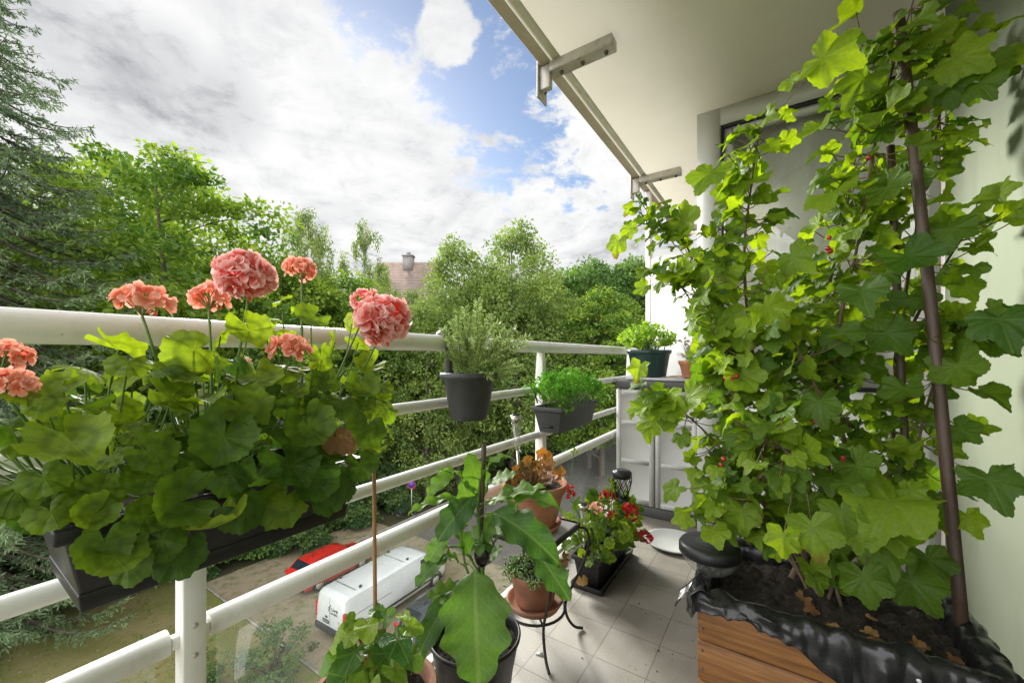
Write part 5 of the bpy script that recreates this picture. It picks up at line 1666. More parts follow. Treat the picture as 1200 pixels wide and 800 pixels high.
def spruce_kind(key, seed, H, R, per=8):
    rs = np.random.default_rng(seed)
    C, D, Nn, T = [], [], [], []
    tb = MB()
    tb.tube([(0, 0, -0.3), (0.05, 0, H * .5), (0, 0, H)], [0.34, 0.2, 0.02], 9)
    z = 1.2
    while z < H - 0.4:
        f = 1 - z / H
        Lm = R * (f ** 0.68) * (0.55 + 0.45 * min(1, z / 4)) + 0.15
        nb = int(6 + 4 * f)
        a0 = rs.uniform(0, 6.28)
        for k in range(nb):
            a = a0 + 2 * PI * k / nb + rs.normal(0, .2)
            L = Lm * rs.uniform(0.50, 1.18)
            d = np.array([math.cos(a), math.sin(a), 0])
            sdir = np.array([-d[1], d[0], 0])
            zb = z + rs.normal(0, .15)
            s = np.linspace(0, 1, 9)
            bz = zb - 0.32 * L * np.sin(s * PI * 0.62) + 0.20 * L * s ** 2.2 - 0.05 * L
            bp = np.stack([d[0] * L * s, d[1] * L * s, bz], 1) + sdir * (rs.normal(0, .06) * L * s[:, None] ** 2)
            tb.tube(bp, np.linspace(0.02 + 0.012 * L, 0.006, 9), 4, cap=False)
            bt = np.clip(rs.normal(.45, .25), 0, 1.1)
            nt_ = max(6, int(L * 9))
            for q in range(nt_):
                u = rs.uniform(0.12, 1.0)
                p = np.array([np.interp(u, s, bp[:, j]) for j in range(3)])
                sg = rs.choice([-1, 1])
                tl = (0.20 + 0.55 * (1 - u) + 0.1) * min(1.0, L * 0.35) * rs.uniform(.6, 1.3)
                td = nrm(d * 0.75 + sdir * sg * rs.uniform(.4, 1.1) + np.array([0, 0, rs.uniform(-.75, .05)]))
                m = int(per * (0.6 + tl))
                w = np.linspace(0.05, 1, m)[:, None]
                pts = p + td * tl * w
                pts[:, 2] -= 0.12 * tl * (w[:, 0] ** 2)
                C.append(pts)
                nd = td * 0.9 + rs.normal(0, 0.55, (m, 3))
                D.append(nd)
                Nn.append(rs.normal(0, 1, (m, 3)))
                T.append(np.clip(bt + 0.25 * u + rs.normal(0, .12, m), 0, 1.2))
        z += rs.uniform(0.42, 0.66) * (0.75 + 0.5 * f)
    C, D, Nn, T = map(np.concatenate, (C, D, Nn, T))
    n = len(C)
    mb = MB().quads(C, D, Nn, rs.uniform(.13, .26, n), rs.uniform(.035, .065, n), T, 0.5)
    a, b = mb.mesh('crown'), tb.mesh('trunk')
    a.materials.append(LM['spruce'])
    b.materials.append(MT['bark'])
    TREES[key] = (a, b, H)
    return n


nsp = spruce_kind('spruce', 21, 29.0, 8.2, 10)
print('spruce blades', nsp)


def shrub_kind(key, leaf, seed, H, R, nc, nl, cs, ls, flat=.7, prof=dome_):
    rs = np.random.default_rng(seed)
    mb, cc = leafy_crown(rs, H, 0.15, R, prof, nc, nl, cs, ls, flat, 0, 0.45)
    tb = MB()
    for i in range(min(26, len(cc))):
        c = cc[i]
        tb.tube(curve_pts([(rs.normal(0, .08), rs.normal(0, .08), -0.1), c * [.35, .35, .5], c], 3), np.linspace(0.03, 0.008, 7), 5, cap=False)
    a, b = mb.mesh('foliage'), tb.mesh('stems')
    a.materials.append(LM[leaf])
    b.materials.append(MT['bark'])
    TREES[key] = (a, b, H)


shrub_kind('shrub', 'shrub', 31, 4.0, 2.6, 105, 130, 0.78, 0.24)
shrub_kind('shrub2', 'tree_c', 32, 4.6, 2.4, 95, 130, 0.78, 0.30)
shrub_kind('pale_shrub', 'tree_b', 33, 4.4, 2.3, 100, 130, 0.70, 0.17)
shrub_kind('yard_shrub', 'shrub', 34, 1.9, 0.95, 46, 75, 0.24, 0.085, prof=lambda t: 0.35 + 0.65 * np.sin(PI * np.clip(t * .85 + .1, 0, 1)))


def tree(key, name, label, px, d, top=None, X=None, Y=None, rot=0.0, sxy=1.0, group=None, cat='tree', h=None):
    """a tree at pixel column px and distance d (or at X, Y), as tall as its top's pixel row asks"""
    if X is None:
        r = ray(px, HY)
        X, Y = r[0] * d, r[1] * d
    me_c, me_t, H = TREES[key]
    Ht = h if h is not None else (HY - top) / FOC * d + CH - GZ
    t = thing(name, label, cat, (X, Y, GZ), group)
    s = Ht / H
    t.scale = (sxy * s, sxy * s, s)
    t.rotation_euler = (0, 0, rot)
    for nm, me in ((('crown', me_c), ('trunk', me_t)) if 'shrub' not in key else (('foliage', me_c), ('stems', me_t))):
        o = bpy.data.objects.new(nm, me)
        COL.objects.link(o)
        o.parent = t
    return t


tree('spruce', 'spruce_tree', 'tall dark spruce with drooping boughs, nearest tree at the left picture edge', -22, 17.0, top=-70, rot=0.6)
tree('spruce', 'spruce_tree', 'second spruce, further left and partly cut by the picture edge', -95, 21.0, top=60, rot=2.4)
tree('maple', 'maple_tree', 'broad yellow green maple with layered boughs beside the spruce', 195, 26.0, top=188, rot=0.2, sxy=1.0)
tree('maple2', 'maple_tree', 'bright maple behind the spruce boughs, its top lit pale green', 125, 32.0, top=190, rot=1.2)
tree('maple2', 'maple_tree', 'lower maple whose round crown fills the gap under the birches', 330, 30.0, top=305, rot=2.0, sxy=1.0)
tree('birch', 'birch_tree', 'full weeping birch to the left of the house roof', 362, 37.0, top=246, rot=0.5, sxy=.95)
tree('thin_birch', 'birch_tree', 'thin see-through birch between the full birch and the house chimney', 425, 38.0, top=258, rot=1.0, sxy=.9)
tree('birch', 'birch_tree', 'short birch in front of the house wall', 445, 44.0, top=310, rot=2.2, sxy=.9)
tree('willow', 'slender_tree', 'pale spiky tree just right of the house gable', 537, 38.0, top=284, rot=4.3, sxy=1.0)
tree('willow', 'feathery_tree', 'tallest pale feathery tree right of the house, over the parsley trough', 606, 38.0, top=262, rot=1.4, sxy=.95)
tree('willow', 'feathery_tree', 'lower pale feathery tree behind the rosemary pot', 500, 33.0, top=352, rot=3.0, sxy=1.0)
tree('oak', 'leafy_tree', 'round dark green tree beyond the far end of the railing', 690, 50.0, top=310, rot=0.5)
tree('oak2', 'leafy_tree', 'mid green tree next to the white screen post at the balcony end', 745, 47.0, top=305, rot=1.5)
tree('maple2', 'leafy_tree', 'low bright tree between the feathery tree and the round dark one', 650, 56.0, top=345, rot=2.5)
tree('oak', 'leafy_tree', 'dark low tree behind the geranium trough and below the maples', 265, 33.0, top=330, rot=1.1)
tree('birch', 'birch_tree', 'slim birch whose crown fills the gap left of the pale spiky tree', 478, 40.0, top=338, rot=3.1, sxy=1.3)
tree('willow', 'feathery_tree', 'broad feathery tree between the spiky tree and the tallest one', 566, 40.0, top=312, rot=0.8, sxy=1.25)
tree('willow', 'feathery_tree', 'soft green tree leaning in to the right of the tallest feathery tree', 640, 42.0, top=318, rot=2.2, sxy=1.25)
tree('maple2', 'leafy_tree', 'bright green tree low between the two birches', 400, 33.0, top=322, rot=0.9, sxy=1.15)
tree('maple', 'leafy_tree', 'bright rounded tree just under the far end of the top rail', 705, 41.0, top=345, rot=4.0, sxy=1.1)
# the wood behind
wl, wg = 'dark leafy tree deep in the wood, standing behind the nearer crowns', 'trees deep in the wood'
kinds = ['oak', 'oak2', 'maple', 'maple2', 'oak']
i = 0
for px, d, top in [(40, 33, 250), (90, 40, 262), (160, 44, 285), (215, 42, 290), (270, 48, 318), (315, 44, 320), (370, 50, 328), (410, 52, 345), (470, 66, 362), (520, 62, 350), (560, 48, 335), (575, 60, 342), (620, 52, 335), (640, 66, 338),
                   (665, 60, 330), (705, 64, 322), (735, 62, 318), (775, 56, 318), (810, 66, 325), (600, 44, 372), (555, 42, 385), (640, 46, 365), (690, 44, 372), (480, 44, 385), (430, 36, 372), (385, 34, 362), (290, 27, 362), (230, 30, 345), (120, 25, 330), (60, 28, 330),
                   (-60, 33, 220), (-150, 30, 220), (850, 70, 320)]:
    tree(kinds[i % 5], 'leafy_tree', wl, px, d, top=top, rot=i * 1.7, sxy=1.0 + 0.12 * math.sin(i * 2.3), group=wg)
    i += 1
# shrubs along the wood edge
sl_, sg_ = 'leafy shrub in the dense undergrowth along the wood edge', 'undergrowth shrubs along the wood edge'
sk = ['shrub', 'pale_shrub', 'shrub2', 'pale_shrub', 'shrub', 'shrub2', 'pale_shrub']
for y in np.arange(-9, 78, 3.1):
    for row, (dx, hh) in enumerate(((0, 3.0), (3.0, 5.2), (6.5, 7.0))):
        edge = -26.6 if y > 10 else -26.6 - 6.0 * min(1, (10 - y) / 7)
        if y > 55 and row < 1:
            continue
        tree(sk[i % 7], 'shrub', sl_, 0, 0, X=edge - dx + rng.uniform(-.6, .6), Y=y + rng.uniform(-1, 1), rot=i * 2.1, h=hh * rng.uniform(.8, 1.2), sxy=rng.uniform(.95, 1.25), group=sg_, cat='shrub')
        i += 1
tree('shrub', 'shrub', 'rounded glossy shrub at the kerb behind the red car', 0, 0, X=-25.6, Y=13.6, rot=1, h=2.6, cat='shrub')
tree('yard_shrub', 'rose_bush', 'loose grey green rose bush at the yard edging, left of the white van', 0, 0, X=-15.6, Y=7.55, rot=0.4, h=2.1, sxy=1.15, cat='shrub')
tree('yard_shrub', 'rose_bush', 'small rose bush below the railing post, behind the glass', 0, 0, X=-17.2, Y=5.9, rot=2.4, h=1.5, sxy=1.0, cat='shrub')
# trunk leaning across the gap in the birches is left to the thin birch itself

# ---------------------------------------------------------------- house
def roofmat():
    m, nt, out = newmat('brown_roof_tiles')
    b = N(nt, 'BsdfPrincipled', i_Roughness=0.85)
    tc = N(nt, 'TexCoord')
    sp = N(nt, 'SeparateXYZ')
    Lk(nt, tc.outputs['Object'], sp.inputs[0])
    f = math_(nt, 'FRACT', math_(nt, 'MULTIPLY', sp.outputs[2], 2.2))
    c = ramp(nt, noise(nt, tc.outputs['Object'], 1.2, 8, 0.7), [(0.3, (0.135, 0.100, 0.082)), (0.7, (0.215, 0.165, 0.138))])
    c = mixc(nt, 1.0, c, ramp(nt, f, [(0.0, 0.55), (0.22, 1.0), (1.0, 1.12)]), 'MULTIPLY')
    Lk(nt, c, b.inputs['Base Color'])
    Lk(nt, b.outputs[0], out.inputs[0])
    return m


MT['roof'] = roofmat()
MT['chimney_brick'] = surf('grey_chimney_brick', (0.20, 0.18, 0.17), 0.85, var=0.2, scale=3)
MT['brick'] = surf('brown_brick', (0.22, 0.19, 0.175), 0.85, var=0.15, scale=2)
MT['dark_glass'] = surf('dark_glass', (0.02, 0.025, 0.03), 0.08, var=0.2, scale=1)
hp = PD(500, HY, 60)
ho = thing('town_house', 'tall brick house with a steep pale brown tiled roof seen between the trees', 'house', (hp[0], hp[1], GZ))
ridge, eave = 15.2, 5.5
hr = MB()
# gable house; its ridge runs across the view so that one long roof slope faces the balcony
rdir = nrm([CA, SA, 0])
ddir = np.array([-SA, CA, 0])
c = np.array([hp[0], hp[1], 0])


def hpt(a, b, z):
    return c + rdir * a + ddir * b + np.array([0, 0, z])


A0, A1 = -7.5, 1.8
hw = MB().hexa([hpt(A0, -4, GZ), hpt(A1, -4, GZ), hpt(A1, 6, GZ), hpt(A0, 6, GZ)], [hpt(A0, -4, eave), hpt(A1, -4, eave), hpt(A1, 6, eave), hpt(A0, 6, eave)])
hw.add([hpt(A1, -4, eave), hpt(A1, 6, eave), hpt(A1, 1, ridge - .2), hpt(A0, -4, eave), hpt(A0, 6, eave), hpt(A0, 1, ridge - .2)], [np.array([(0, 1, 2), (5, 4, 3)])])
hw.build('house_wall', MT['brick'], ho)
rf = MB()
for b0, sg in ((-4.4, 1), (6.4, -1)):
    e0, e1, r0_, r1_ = hpt(A0 - .3, b0, eave - .3), hpt(A1 + .3, b0, eave - .3), hpt(A1 + .3, 1, ridge), hpt(A0 - .3, 1, ridge)
    up = np.array([0, 0, .25])
    rf.hexa([e0, e1, r1_ * 0 + r0_, r1_], [e0 + up, e1 + up, r0_ + up, r1_ + up])
ro_ = rf.build('roof', MT['roof'], ho)


def hbox(mb, a, b, wa, wb, z0, z1):
    P4 = [(a - wa, b - wb), (a + wa, b - wb), (a + wa, b + wb), (a - wa, b + wb)]
    return mb.hexa([hpt(x, y, z0) for x, y in P4], [hpt(x, y, z1) for x, y in P4])


chb = hbox(MB(), -2.9, 0.75, .75, .55, ridge - 1.5, ridge + 1.0)
hbox(chb, -2.9, 0.75, .86, .66, ridge + 1.005, ridge + 1.2)
hbox(chb, -2.9, 0.75, .25, .25, ridge + 1.205, ridge + 1.7)
chb.build('chimney', MT['chimney_brick'], ro_)
for a, z in ((-6, 2.5), (-3, 2.5), (0, 2.5), (-6, -1), (-3, -1), (0, -1)):
    wn = MB().hexa([hpt(a, -4.06, z), hpt(a + 1.2, -4.06, z), hpt(a + 1.2, -3.98, z), hpt(a, -3.98, z)], [hpt(a, -4.06, z + 1.6), hpt(a + 1.2, -4.06, z + 1.6), hpt(a + 1.2, -3.98, z + 1.6), hpt(a, -3.98, z + 1.6)]).build('window', MT['dark_glass'], ho)

# ---------------------------------------------------------------- vehicles


def carpaint(name, col, rough=0.25, coat=0.8):
    return surf(name, col, rough, var=0.05, scale=1.5, coat=coat, dirt=tuple(c * 0.7 + 0.03 for c in col), dirt_scale=1.5, dirt_amt=0.3)


MT['van_white'] = carpaint('white_van_paint', (0.60, 0.60, 0.60))
MT['car_red'] = carpaint('red_car_paint', (0.50, 0.022, 0.018))
MT['car_dark'] = carpaint('dark_grey_car_paint', (0.055, 0.058, 0.062))
MT['rubber'] = surf('tyre_rubber', (0.018, 0.018, 0.018), 0.85, var=0.3, scale=8)
MT['trim'] = surf('black_trim', (0.028, 0.028, 0.03), 0.6, var=0.2, scale=6)
MT['tail_red'] = surf('tail_lamp', (0.45, 0.015, 0.012), 0.2, var=0.2, scale=8, coat=0.5)
MT['lamp_white'] = surf('lamp_glass', (0.7, 0.7, 0.7), 0.15, var=0.1, scale=8)


class Car:
    def __init__(s, name, label, cat, x, y, rot, L, W, st, paintm):
        s.t = bpy.data.objects.new(name, None)
        COL.objects.link(s.t)
        tag(s.t, label, cat)
        s.L, s.W, s.st = L, W, np.array(st, float)
        ys = np.unique(np.concatenate([s.st[:, 0], np.linspace(0, L, 40)]))
        rings = np.array([s.ring(y) for y in ys])
        m, k = rings.shape[:2]
        idx = np.arange(m * k).reshape(m, k)
        q = np.stack([idx[:-1], idx[1:], np.roll(idx[1:], -1, 1), np.roll(idx[:-1], -1, 1)], -1).reshape(-1, 4)
        MB().add(rings.reshape(-1, 3), [q, idx[0][None, :], idx[-1][::-1][None, :]]).build('body', paintm, s.t, smooth=True).modifiers.new('edge', 'EDGE_SPLIT').split_angle = math.radians(40)
        s.t.location = (x, y, GZ)
        s.t.rotation_euler = (0, 0, rot)

    def ring(s, y):
        # y, sill z, belt z, roof z, half width at belt, half width at roof
        sill, belt, roof, wb, wr = [np.interp(y, s.st[:, 0], s.st[:, j]) for j in range(1, 6)]
        belt = min(belt, roof - 0.06)
        half = [(wb * 0.93, sill), (wb, sill + 0.18), (wb * 1.005, (sill + belt) / 2), (wb, belt), (wr + (wb - wr) * 0.15, roof - 0.10 * min(1, (roof - belt))), (wr - 0.04, roof - 0.035), (wr - 0.13, roof), (0, roof + 0.02)]
        pts = [(x, y, z) for x, z in half] + [(-x, y, z) for x, z in half[-2::-1]]
        return np.array(pts)

    def patch(s, name, mat, y0, y1, k0, f0, k1, f1, side=1, off=0.006, y0b=None, y1b=None, parent=None, n=8):
        """a panel that lies on the body's skin between two heights of the ring"""
        yb0, yb1 = y0 if y0b is None else y0b, y1 if y1b is None else y1b
        R = []
        for fz in np.linspace(0, 1, 5):
            row = []
            for fy in np.linspace(0, 1, n):
                ya = y0 + (y1 - y0) * fy
                yb = yb0 + (yb1 - yb0) * fy
                y = ya + (yb - ya) * fz
                r_ = s.ring(y)
                a = r_[k0] + (r_[k0 + 1] - r_[k0]) * f0
                b = r_[k1] + (r_[k1 + 1] - r_[k1]) * f1
                p = a + (b - a) * fz
                row.append(p * [side, 1, 1])
            R.append(row)
        R = np.array(R)
        du = np.gradient(R, axis=1)
        dv = np.gradient(R, axis=0)
        nn = np.cross(du, dv)
        nn /= np.maximum(np.linalg.norm(nn, axis=2, keepdims=True), 1e-9)
        cen = R - np.array([0, s.L / 2, 0.9])
        nn *= np.sign(np.sum(nn * cen, axis=2, keepdims=True))
        R = R + nn * off
        idx = np.arange(R.shape[0] * R.shape[1]).reshape(R.shape[:2])
        q = np.stack([idx[:-1, :-1], idx[:-1, 1:], idx[1:, 1:], idx[1:, :-1]], -1).reshape(-1, 4)
        o = MB().add(R.reshape(-1, 3), q).build(name, mat, None, smooth=True)
        o.parent = parent or s.t
        return o

    def end_patch(s, name, mat, y0, y1, f=0.93, k0=3, k1=6, off=0.008, flo=0.0):
        """screen across the body between two stations (windscreen, rear window)"""
        R = []
        for fy in np.linspace(0, 1, 6):
            r_ = s.ring(y0 + (y1 - y0) * fy)
            w = (r_[k1][0] + (r_[k0][0] - r_[k1][0]) * 0.3) * f
            z = r_[7][2]
            R.append([(w * t, y0 + (y1 - y0) * fy, z - 0.02 * t * t) for t in np.linspace(-1, 1, 9)])
        R = np.array(R)
        nn = np.cross(np.gradient(R, axis=1), np.gradient(R, axis=0))
        nn /= np.maximum(np.linalg.norm(nn, axis=2, keepdims=True), 1e-9)
        nn *= np.sign(nn[..., 2:3])
        R = R + nn * off
        idx = np.arange(R.shape[0] * R.shape[1]).reshape(R.shape[:2])
        q = np.stack([idx[:-1, :-1], idx[:-1, 1:], idx[1:, 1:], idx[1:, :-1]], -1).reshape(-1, 4)
        o = MB().add(R.reshape(-1, 3), q).build(name, mat, None, smooth=True)
        o.parent = s.t
        return o

    def kid(s, mb, name, mat, bevel=0.0, smooth=False, parent=None):
        o = mb.build(name, mat, None, smooth=smooth, bevel=bevel)
        o.parent = parent or s.t
        return o

    def wheels(s, ya, yb, r):
        for y in (ya, yb):
            for sg in (-1, 1):
                x = sg * (s.W / 2 - 0.10)
                prof = [(0.001, -0.10), (r * .62, -0.10), (r * .68, -0.085), (r * .95, -0.105), (r, -0.07), (r, 0.07), (r * .95, 0.105), (r * .68, 0.085), (r * .62, 0.10), (0.001, 0.10)]
                mb = MB().lathe(prof[2:8], n=28)
                V = mb.v[0]
                mb.v[0] = np.stack([V[:, 2] + x, V[:, 0] + y, V[:, 1] + r], 1)
                w_ = s.kid(mb, 'wheel', MT['rubber'], smooth=True)
                mb = MB().lathe([(0.001, -.092), (r * .66, -.086), (r * .66, .086), (0.001, .092)], n=20)
                V = mb.v[0]
                mb.v[0] = np.stack([V[:, 2] + x, V[:, 0] + y, V[:, 1] + r], 1)
                s.kid(mb, 'rim', MT['bracket'], parent=w_)
                mb = MB().tube([(sg * (s.W / 2 - 0.02), y + (r + .06) * math.cos(a), r + (r + .06) * math.sin(a)) for a in np.linspace(-.1, PI + .1, 13)], 0.035, 6)
                s.kid(mb, 'wheel_arch', MT['trim'])


van = Car('delivery_van', 'white delivery van with two roof bar mounts parked on the bare earth yard', 'van', -15.85, 9.9, math.radians(2), 6.05, 1.94,
          [(0.0, .42, 1.10, 1.72, .88, .70), (0.06, .38, 1.12, 1.84, .94, .76), (0.25, .36, 1.14, 1.92, .965, .80), (4.0, .34, 1.12, 1.95, .97, .82), (4.45, .34, 1.10, 1.92, .97, .80), (4.72, .34, 1.08, 1.82, .97, .76),
           (5.40, .34, 1.04, 1.24, .95, .72), (5.85, .34, .90, 1.06, .90, .74), (6.0, .36, .72, .88, .80, .64), (6.05, .42, .60, .70, .70, .55)], MT['van_white'])
van.end_patch('windscreen', MT['dark_glass'], 4.70, 5.38)
for sg in (-1, 1):
    van.patch('side_window', MT['dark_glass'], 4.15, 5.12, 3, .08, 3, .80, sg, y1b=4.72)
    tl = MB().box(sg * .84, sg * .93, -0.03, 0.10, 0.80, 1.42) if sg > 0 else MB().box(-.93, -.84, -0.03, 0.10, 0.80, 1.42)
    van.kid(tl, 'tail_light', MT['tail_red'], bevel=0.02)
    van.kid(MB().box(min(sg * .98, sg * 1.17), max(sg * .98, sg * 1.17), 4.82, 4.96, 1.02, 1.30), 'mirror', MT['trim'], bevel=0.03)
    van.kid(MB().box(min(sg * .70, sg * .45), max(sg * .70, sg * .45), 6.0, 6.055, .74, .90), 'headlight', MT['lamp_white'], bevel=0.02)
    van.patch('side_moulding', MT['trim'], 0.45, 5.4, 1, .0, 1, .45, sg, off=0.012, n=20)
    van.patch('door_seam', MT['trim'], 4.05, 4.065, 1, .5, 3, .9, sg, off=0.003, n=2)
    van.patch('door_seam', MT['trim'], 2.30, 2.315, 1, .5, 3, .9, sg, off=0.003, n=2)
    van.patch('slide_rail', MT['trim'], 0.30, 2.30, 3, .02, 3, .05, sg, off=0.004, n=8)
    for y in (0.95, 3.55):
        van.kid(MB().box(min(sg * .60, sg * .68), max(sg * .60, sg * .68), y - .06, y + .06, 1.945, 2.03), 'roof_mount', MT['trim'], bevel=0.015)
for y in (0.70, 3.30):
    van.kid(MB().box(-.66, .66, y - .012, y + .012, 1.958, 1.966), 'roof_seam', MT['trim'])
van.kid(MB().box(-.92, .92, -0.075, 0.12, .36, .62), 'rear_bumper', MT['trim'], bevel=0.04)
van.kid(MB().box(-.006, .006, -0.006, 0.02, .63, 1.78), 'rear_door_seam', MT['trim'])
van.kid(MB().box(-.45, -.06, -0.022, -0.004, .72, .86), 'number_plate', MT['trim'], bevel=0.005)
mb = MB()
for k in range(6):
    mb.box(-.41 + .055 * k, -.38 + .055 * k, -.0255, -.0225, .765, .82)
van.kid(mb, 'plate_characters', MT['bracket'])
van.kid(MB().sphere((-.22, -0.01, .97), .055, 10, sq=(1.7, .3, .8)), 'door_badge', MT['trim'], smooth=True)
mb = MB()
for z in (.90, .95):
    mb.hexa([(.50, -.012, z), (.58, -.012, z + .05), (.58, .0, z + .05), (.50, .0, z)], [(.50, -.012, z + .022), (.58, -.012, z + .072), (.58, 0, z + .072), (.50, 0, z + .022)])
    mb.hexa([(.58, -.012, z + .05), (.66, -.012, z), (.66, 0, z), (.58, 0, z + .05)], [(.58, -.012, z + .072), (.66, -.012, z + .022), (.66, 0, z + .022), (.58, 0, z + .072)])
van.kid(mb, 'chevron_badge', MT['bracket'])


def lettering(txt, size, loc, mat, parent):
    cu_ = bpy.data.curves.new('lettering', 'FONT')
    cu_.body, cu_.size, cu_.extrude = txt, size, 0.002
    ob = bpy.data.objects.new('lettering', cu_)
    COL.objects.link(ob)
    bpy.context.view_layer.update()
    me = bpy.data.meshes.new_from_object(ob.evaluated_get(bpy.context.evaluated_depsgraph_get()))
    bpy.data.objects.remove(ob)
    me.materials.append(mat)
    o = bpy.data.objects.new('lettering', me)
    COL.objects.link(o)
    o.parent = parent
    o.location = loc
    o.rotation_euler = (PI / 2, 0, 0)
    return o


lettering('CAMP', 0.17, (.08, -0.012, 1.30), MT['trim'], van.t)
mb = MB()
for k in range(7):
    mb.box(.03 + .07 * k, .03 + .07 * k + rng.uniform(.025, .05), -.014, -.010, 1.17, 1.17 + rng.uniform(.05, .085))
van.kid(mb, 'small_print', MT['trim'])
mb = MB().sphere((-.02, -.006, 1.38), .055, 8, sq=(1, .12, 1)).sphere((.06, -.006, 1.48), .035, 8, sq=(1, .15, 1)).sphere((-.06, -.006, 1.27), .04, 8, sq=(1, .15, 1))
van.kid(mb, 'rear_emblem', MT['trim'])
van.wheels(.95, 5.15, .33)
van.t.scale = (1.06, 1.06, 1.06)

CARST = [(0.0, .45, .80, .95, .78, .62), (0.05, .32, .92, 1.02, .84, .66), (0.15, .28, .96, 1.12, .88, .66), (0.55, .26, .98, 1.44, .90, .62), (1.1, .25, .98, 1.50, .91, .63), (2.4, .25, .97, 1.49, .91, .63), (2.75, .25, .96, 1.42, .91, .62),
         (3.40, .25, .94, 1.02, .90, .66), (4.05, .27, .82, .90, .86, .66), (4.30, .32, .66, .74, .76, .58), (4.38, .40, .56, .62, .68, .5)]


def passenger_car(label, x, y, rot, paintm, rails):
    c = Car('parked_car', label, 'car', x, y, rot, 4.38, 1.82, CARST, paintm)
    c.end_patch('windscreen', MT['dark_glass'], 2.78, 3.36)
    c.end_patch('rear_window', MT['dark_glass'], 0.17, 0.53)
    for sg in (-1, 1):
        c.patch('side_window', MT['dark_glass'], 0.75, 1.68, 3, .08, 3, .85, sg, y0b=0.85)
        c.patch('side_window', MT['dark_glass'], 1.76, 2.95, 3, .08, 3, .85, sg, y1b=2.55)
        c.kid(MB().box(min(sg * .56, sg * .85), max(sg * .56, sg * .85), -0.01, 0.12, .84, .98), 'tail_light', MT['tail_red'], bevel=0.02)
        c.kid(MB().box(min(sg * .42, sg * .72), max(sg * .42, sg * .72), 4.14, 4.27, .64, .78), 'headlight', MT['lamp_white'], bevel=0.02)
        c.kid(MB().box(min(sg * .93, sg * 1.08), max(sg * .93, sg * 1.08), 2.75, 2.87, .98, 1.10), 'mirror', MT['trim'], bevel=0.03)
        c.patch('door_seam', MT['trim'], 1.72, 1.73, 1, .5, 3, .05, sg, off=0.003, n=2)
        if rails:
            c.kid(MB().tube([(sg * .54, .75, 1.49), (sg * .55, .85, 1.55), (sg * .55, 2.2, 1.555), (sg * .54, 2.35, 1.50)], .016, 6), 'roof_rail', MT['trim'])
    c.kid(MB().box(-.80, .80, -0.05, 0.10, .30, .52), 'rear_bumper', MT['trim'], bevel=0.04)
    c.kid(MB().box(-.26, .26, -0.03, -0.005, .62, .73), 'number_plate', MT['lamp_white'])
    c.kid(MB().sphere((0, .98, 1.54), .035, 8, sq=(1, 2.2, 1)), 'roof_aerial', MT['trim'])
    c.wheels(.85, 3.45, .32)
    return c


passenger_car('red car with black roof rails parked beyond the white van', -20.6, 10.9, math.radians(2), MT['car_red'], True)
passenger_car('dark grey car parked beside the white van, behind the aubergine leaves', -12.6, 11.3, math.radians(2), MT['car_dark'], False)
silver = passenger_car('white car parked far along the road, seen through the end glass panel', -9.9, 24.8, math.radians(1), MT['van_white'], False)

# ---------------------------------------------------------------- sign and bicycle at the wood edge
sp = np.array([-23.35, 21.3, GZ])
sg = thing('road_sign', 'round blue no parking sign with a red rim on a grey post by the wood', 'road sign', sp)
MB().tube([sp, sp + [0, 0, 2.65]], 0.035, 10).build('post', MT['bracket'], sg)
fd = nrm(np.array([-sp[0], -sp[1], 0]))
ux = np.array([-fd[1], fd[0], 0])


def disc(r0, r1, off, name, mat):
    cen = sp + [0, 0, 2.35] + fd * off
    th = np.linspace(0, 2 * PI, 33)[:-1]
    V, F = [], []
    for zoff in (0, 0.008):
        for r_ in ((r0, r1) if r0 else (r1,)):
            V += [cen + fd * zoff + (ux * math.cos(t) + np.array([0, 0, math.sin(t)])) * r_ for t in th]
    n = len(th)
    if r0:
        i = np.arange(n)
        j = (i + 1) % n
        q = np.concatenate([np.stack([2 * n + i, 2 * n + j, 3 * n + j, 3 * n + i], 1), np.stack([n + i, n + j, 3 * n + j, 3 * n + i], 1)])
        F = [q]
    else:
        i = np.arange(n)
        F = [i[None, :], (i + n)[None, :], np.stack([i, (i + 1) % n, (i + 1) % n + n, i + n], 1)]
    return MB().add(V, F).build(name, mat, sg)


MT['sign_blue'] = surf('sign_blue', (0.02, 0.05, 0.30), 0.4, var=0.05)
MT['sign_red'] = surf('sign_red', (0.50, 0.02, 0.02), 0.4, var=0.05)
disc(0, 0.31, 0.040, 'sign_disc', MT['sign_blue'])
disc(0.26, 0.315, 0.050, 'red_rim', MT['sign_red'])
cen = sp + [0, 0, 2.35] + fd * 0.055
a, b = cen - ux * .19 + [0, 0, .19], cen + ux * .19 - [0, 0, .19]
MB().tube([a, b], 0.025, 6).build('red_bar', MT['sign_red'], sg)
MB().tube([sp + [0, 0, 2.72], sp + [0, 0, 2.9]], 0.12, 10).build('orange_cap', surf('orange_cap', (0.5, 0.12, 0.03), 0.5), sg)

bp = np.array([-23.2, 20.6, GZ])
bk = thing('bicycle', 'dark bicycle leaning by the blue sign at the wood edge', 'bicycle', bp)
bd = nrm(np.array([0.75, 0.65, 0]))
bu = np.array([-0.12, 0.12, 0.98])


def bpt(a, h):
    return bp + bd * a + bu * h


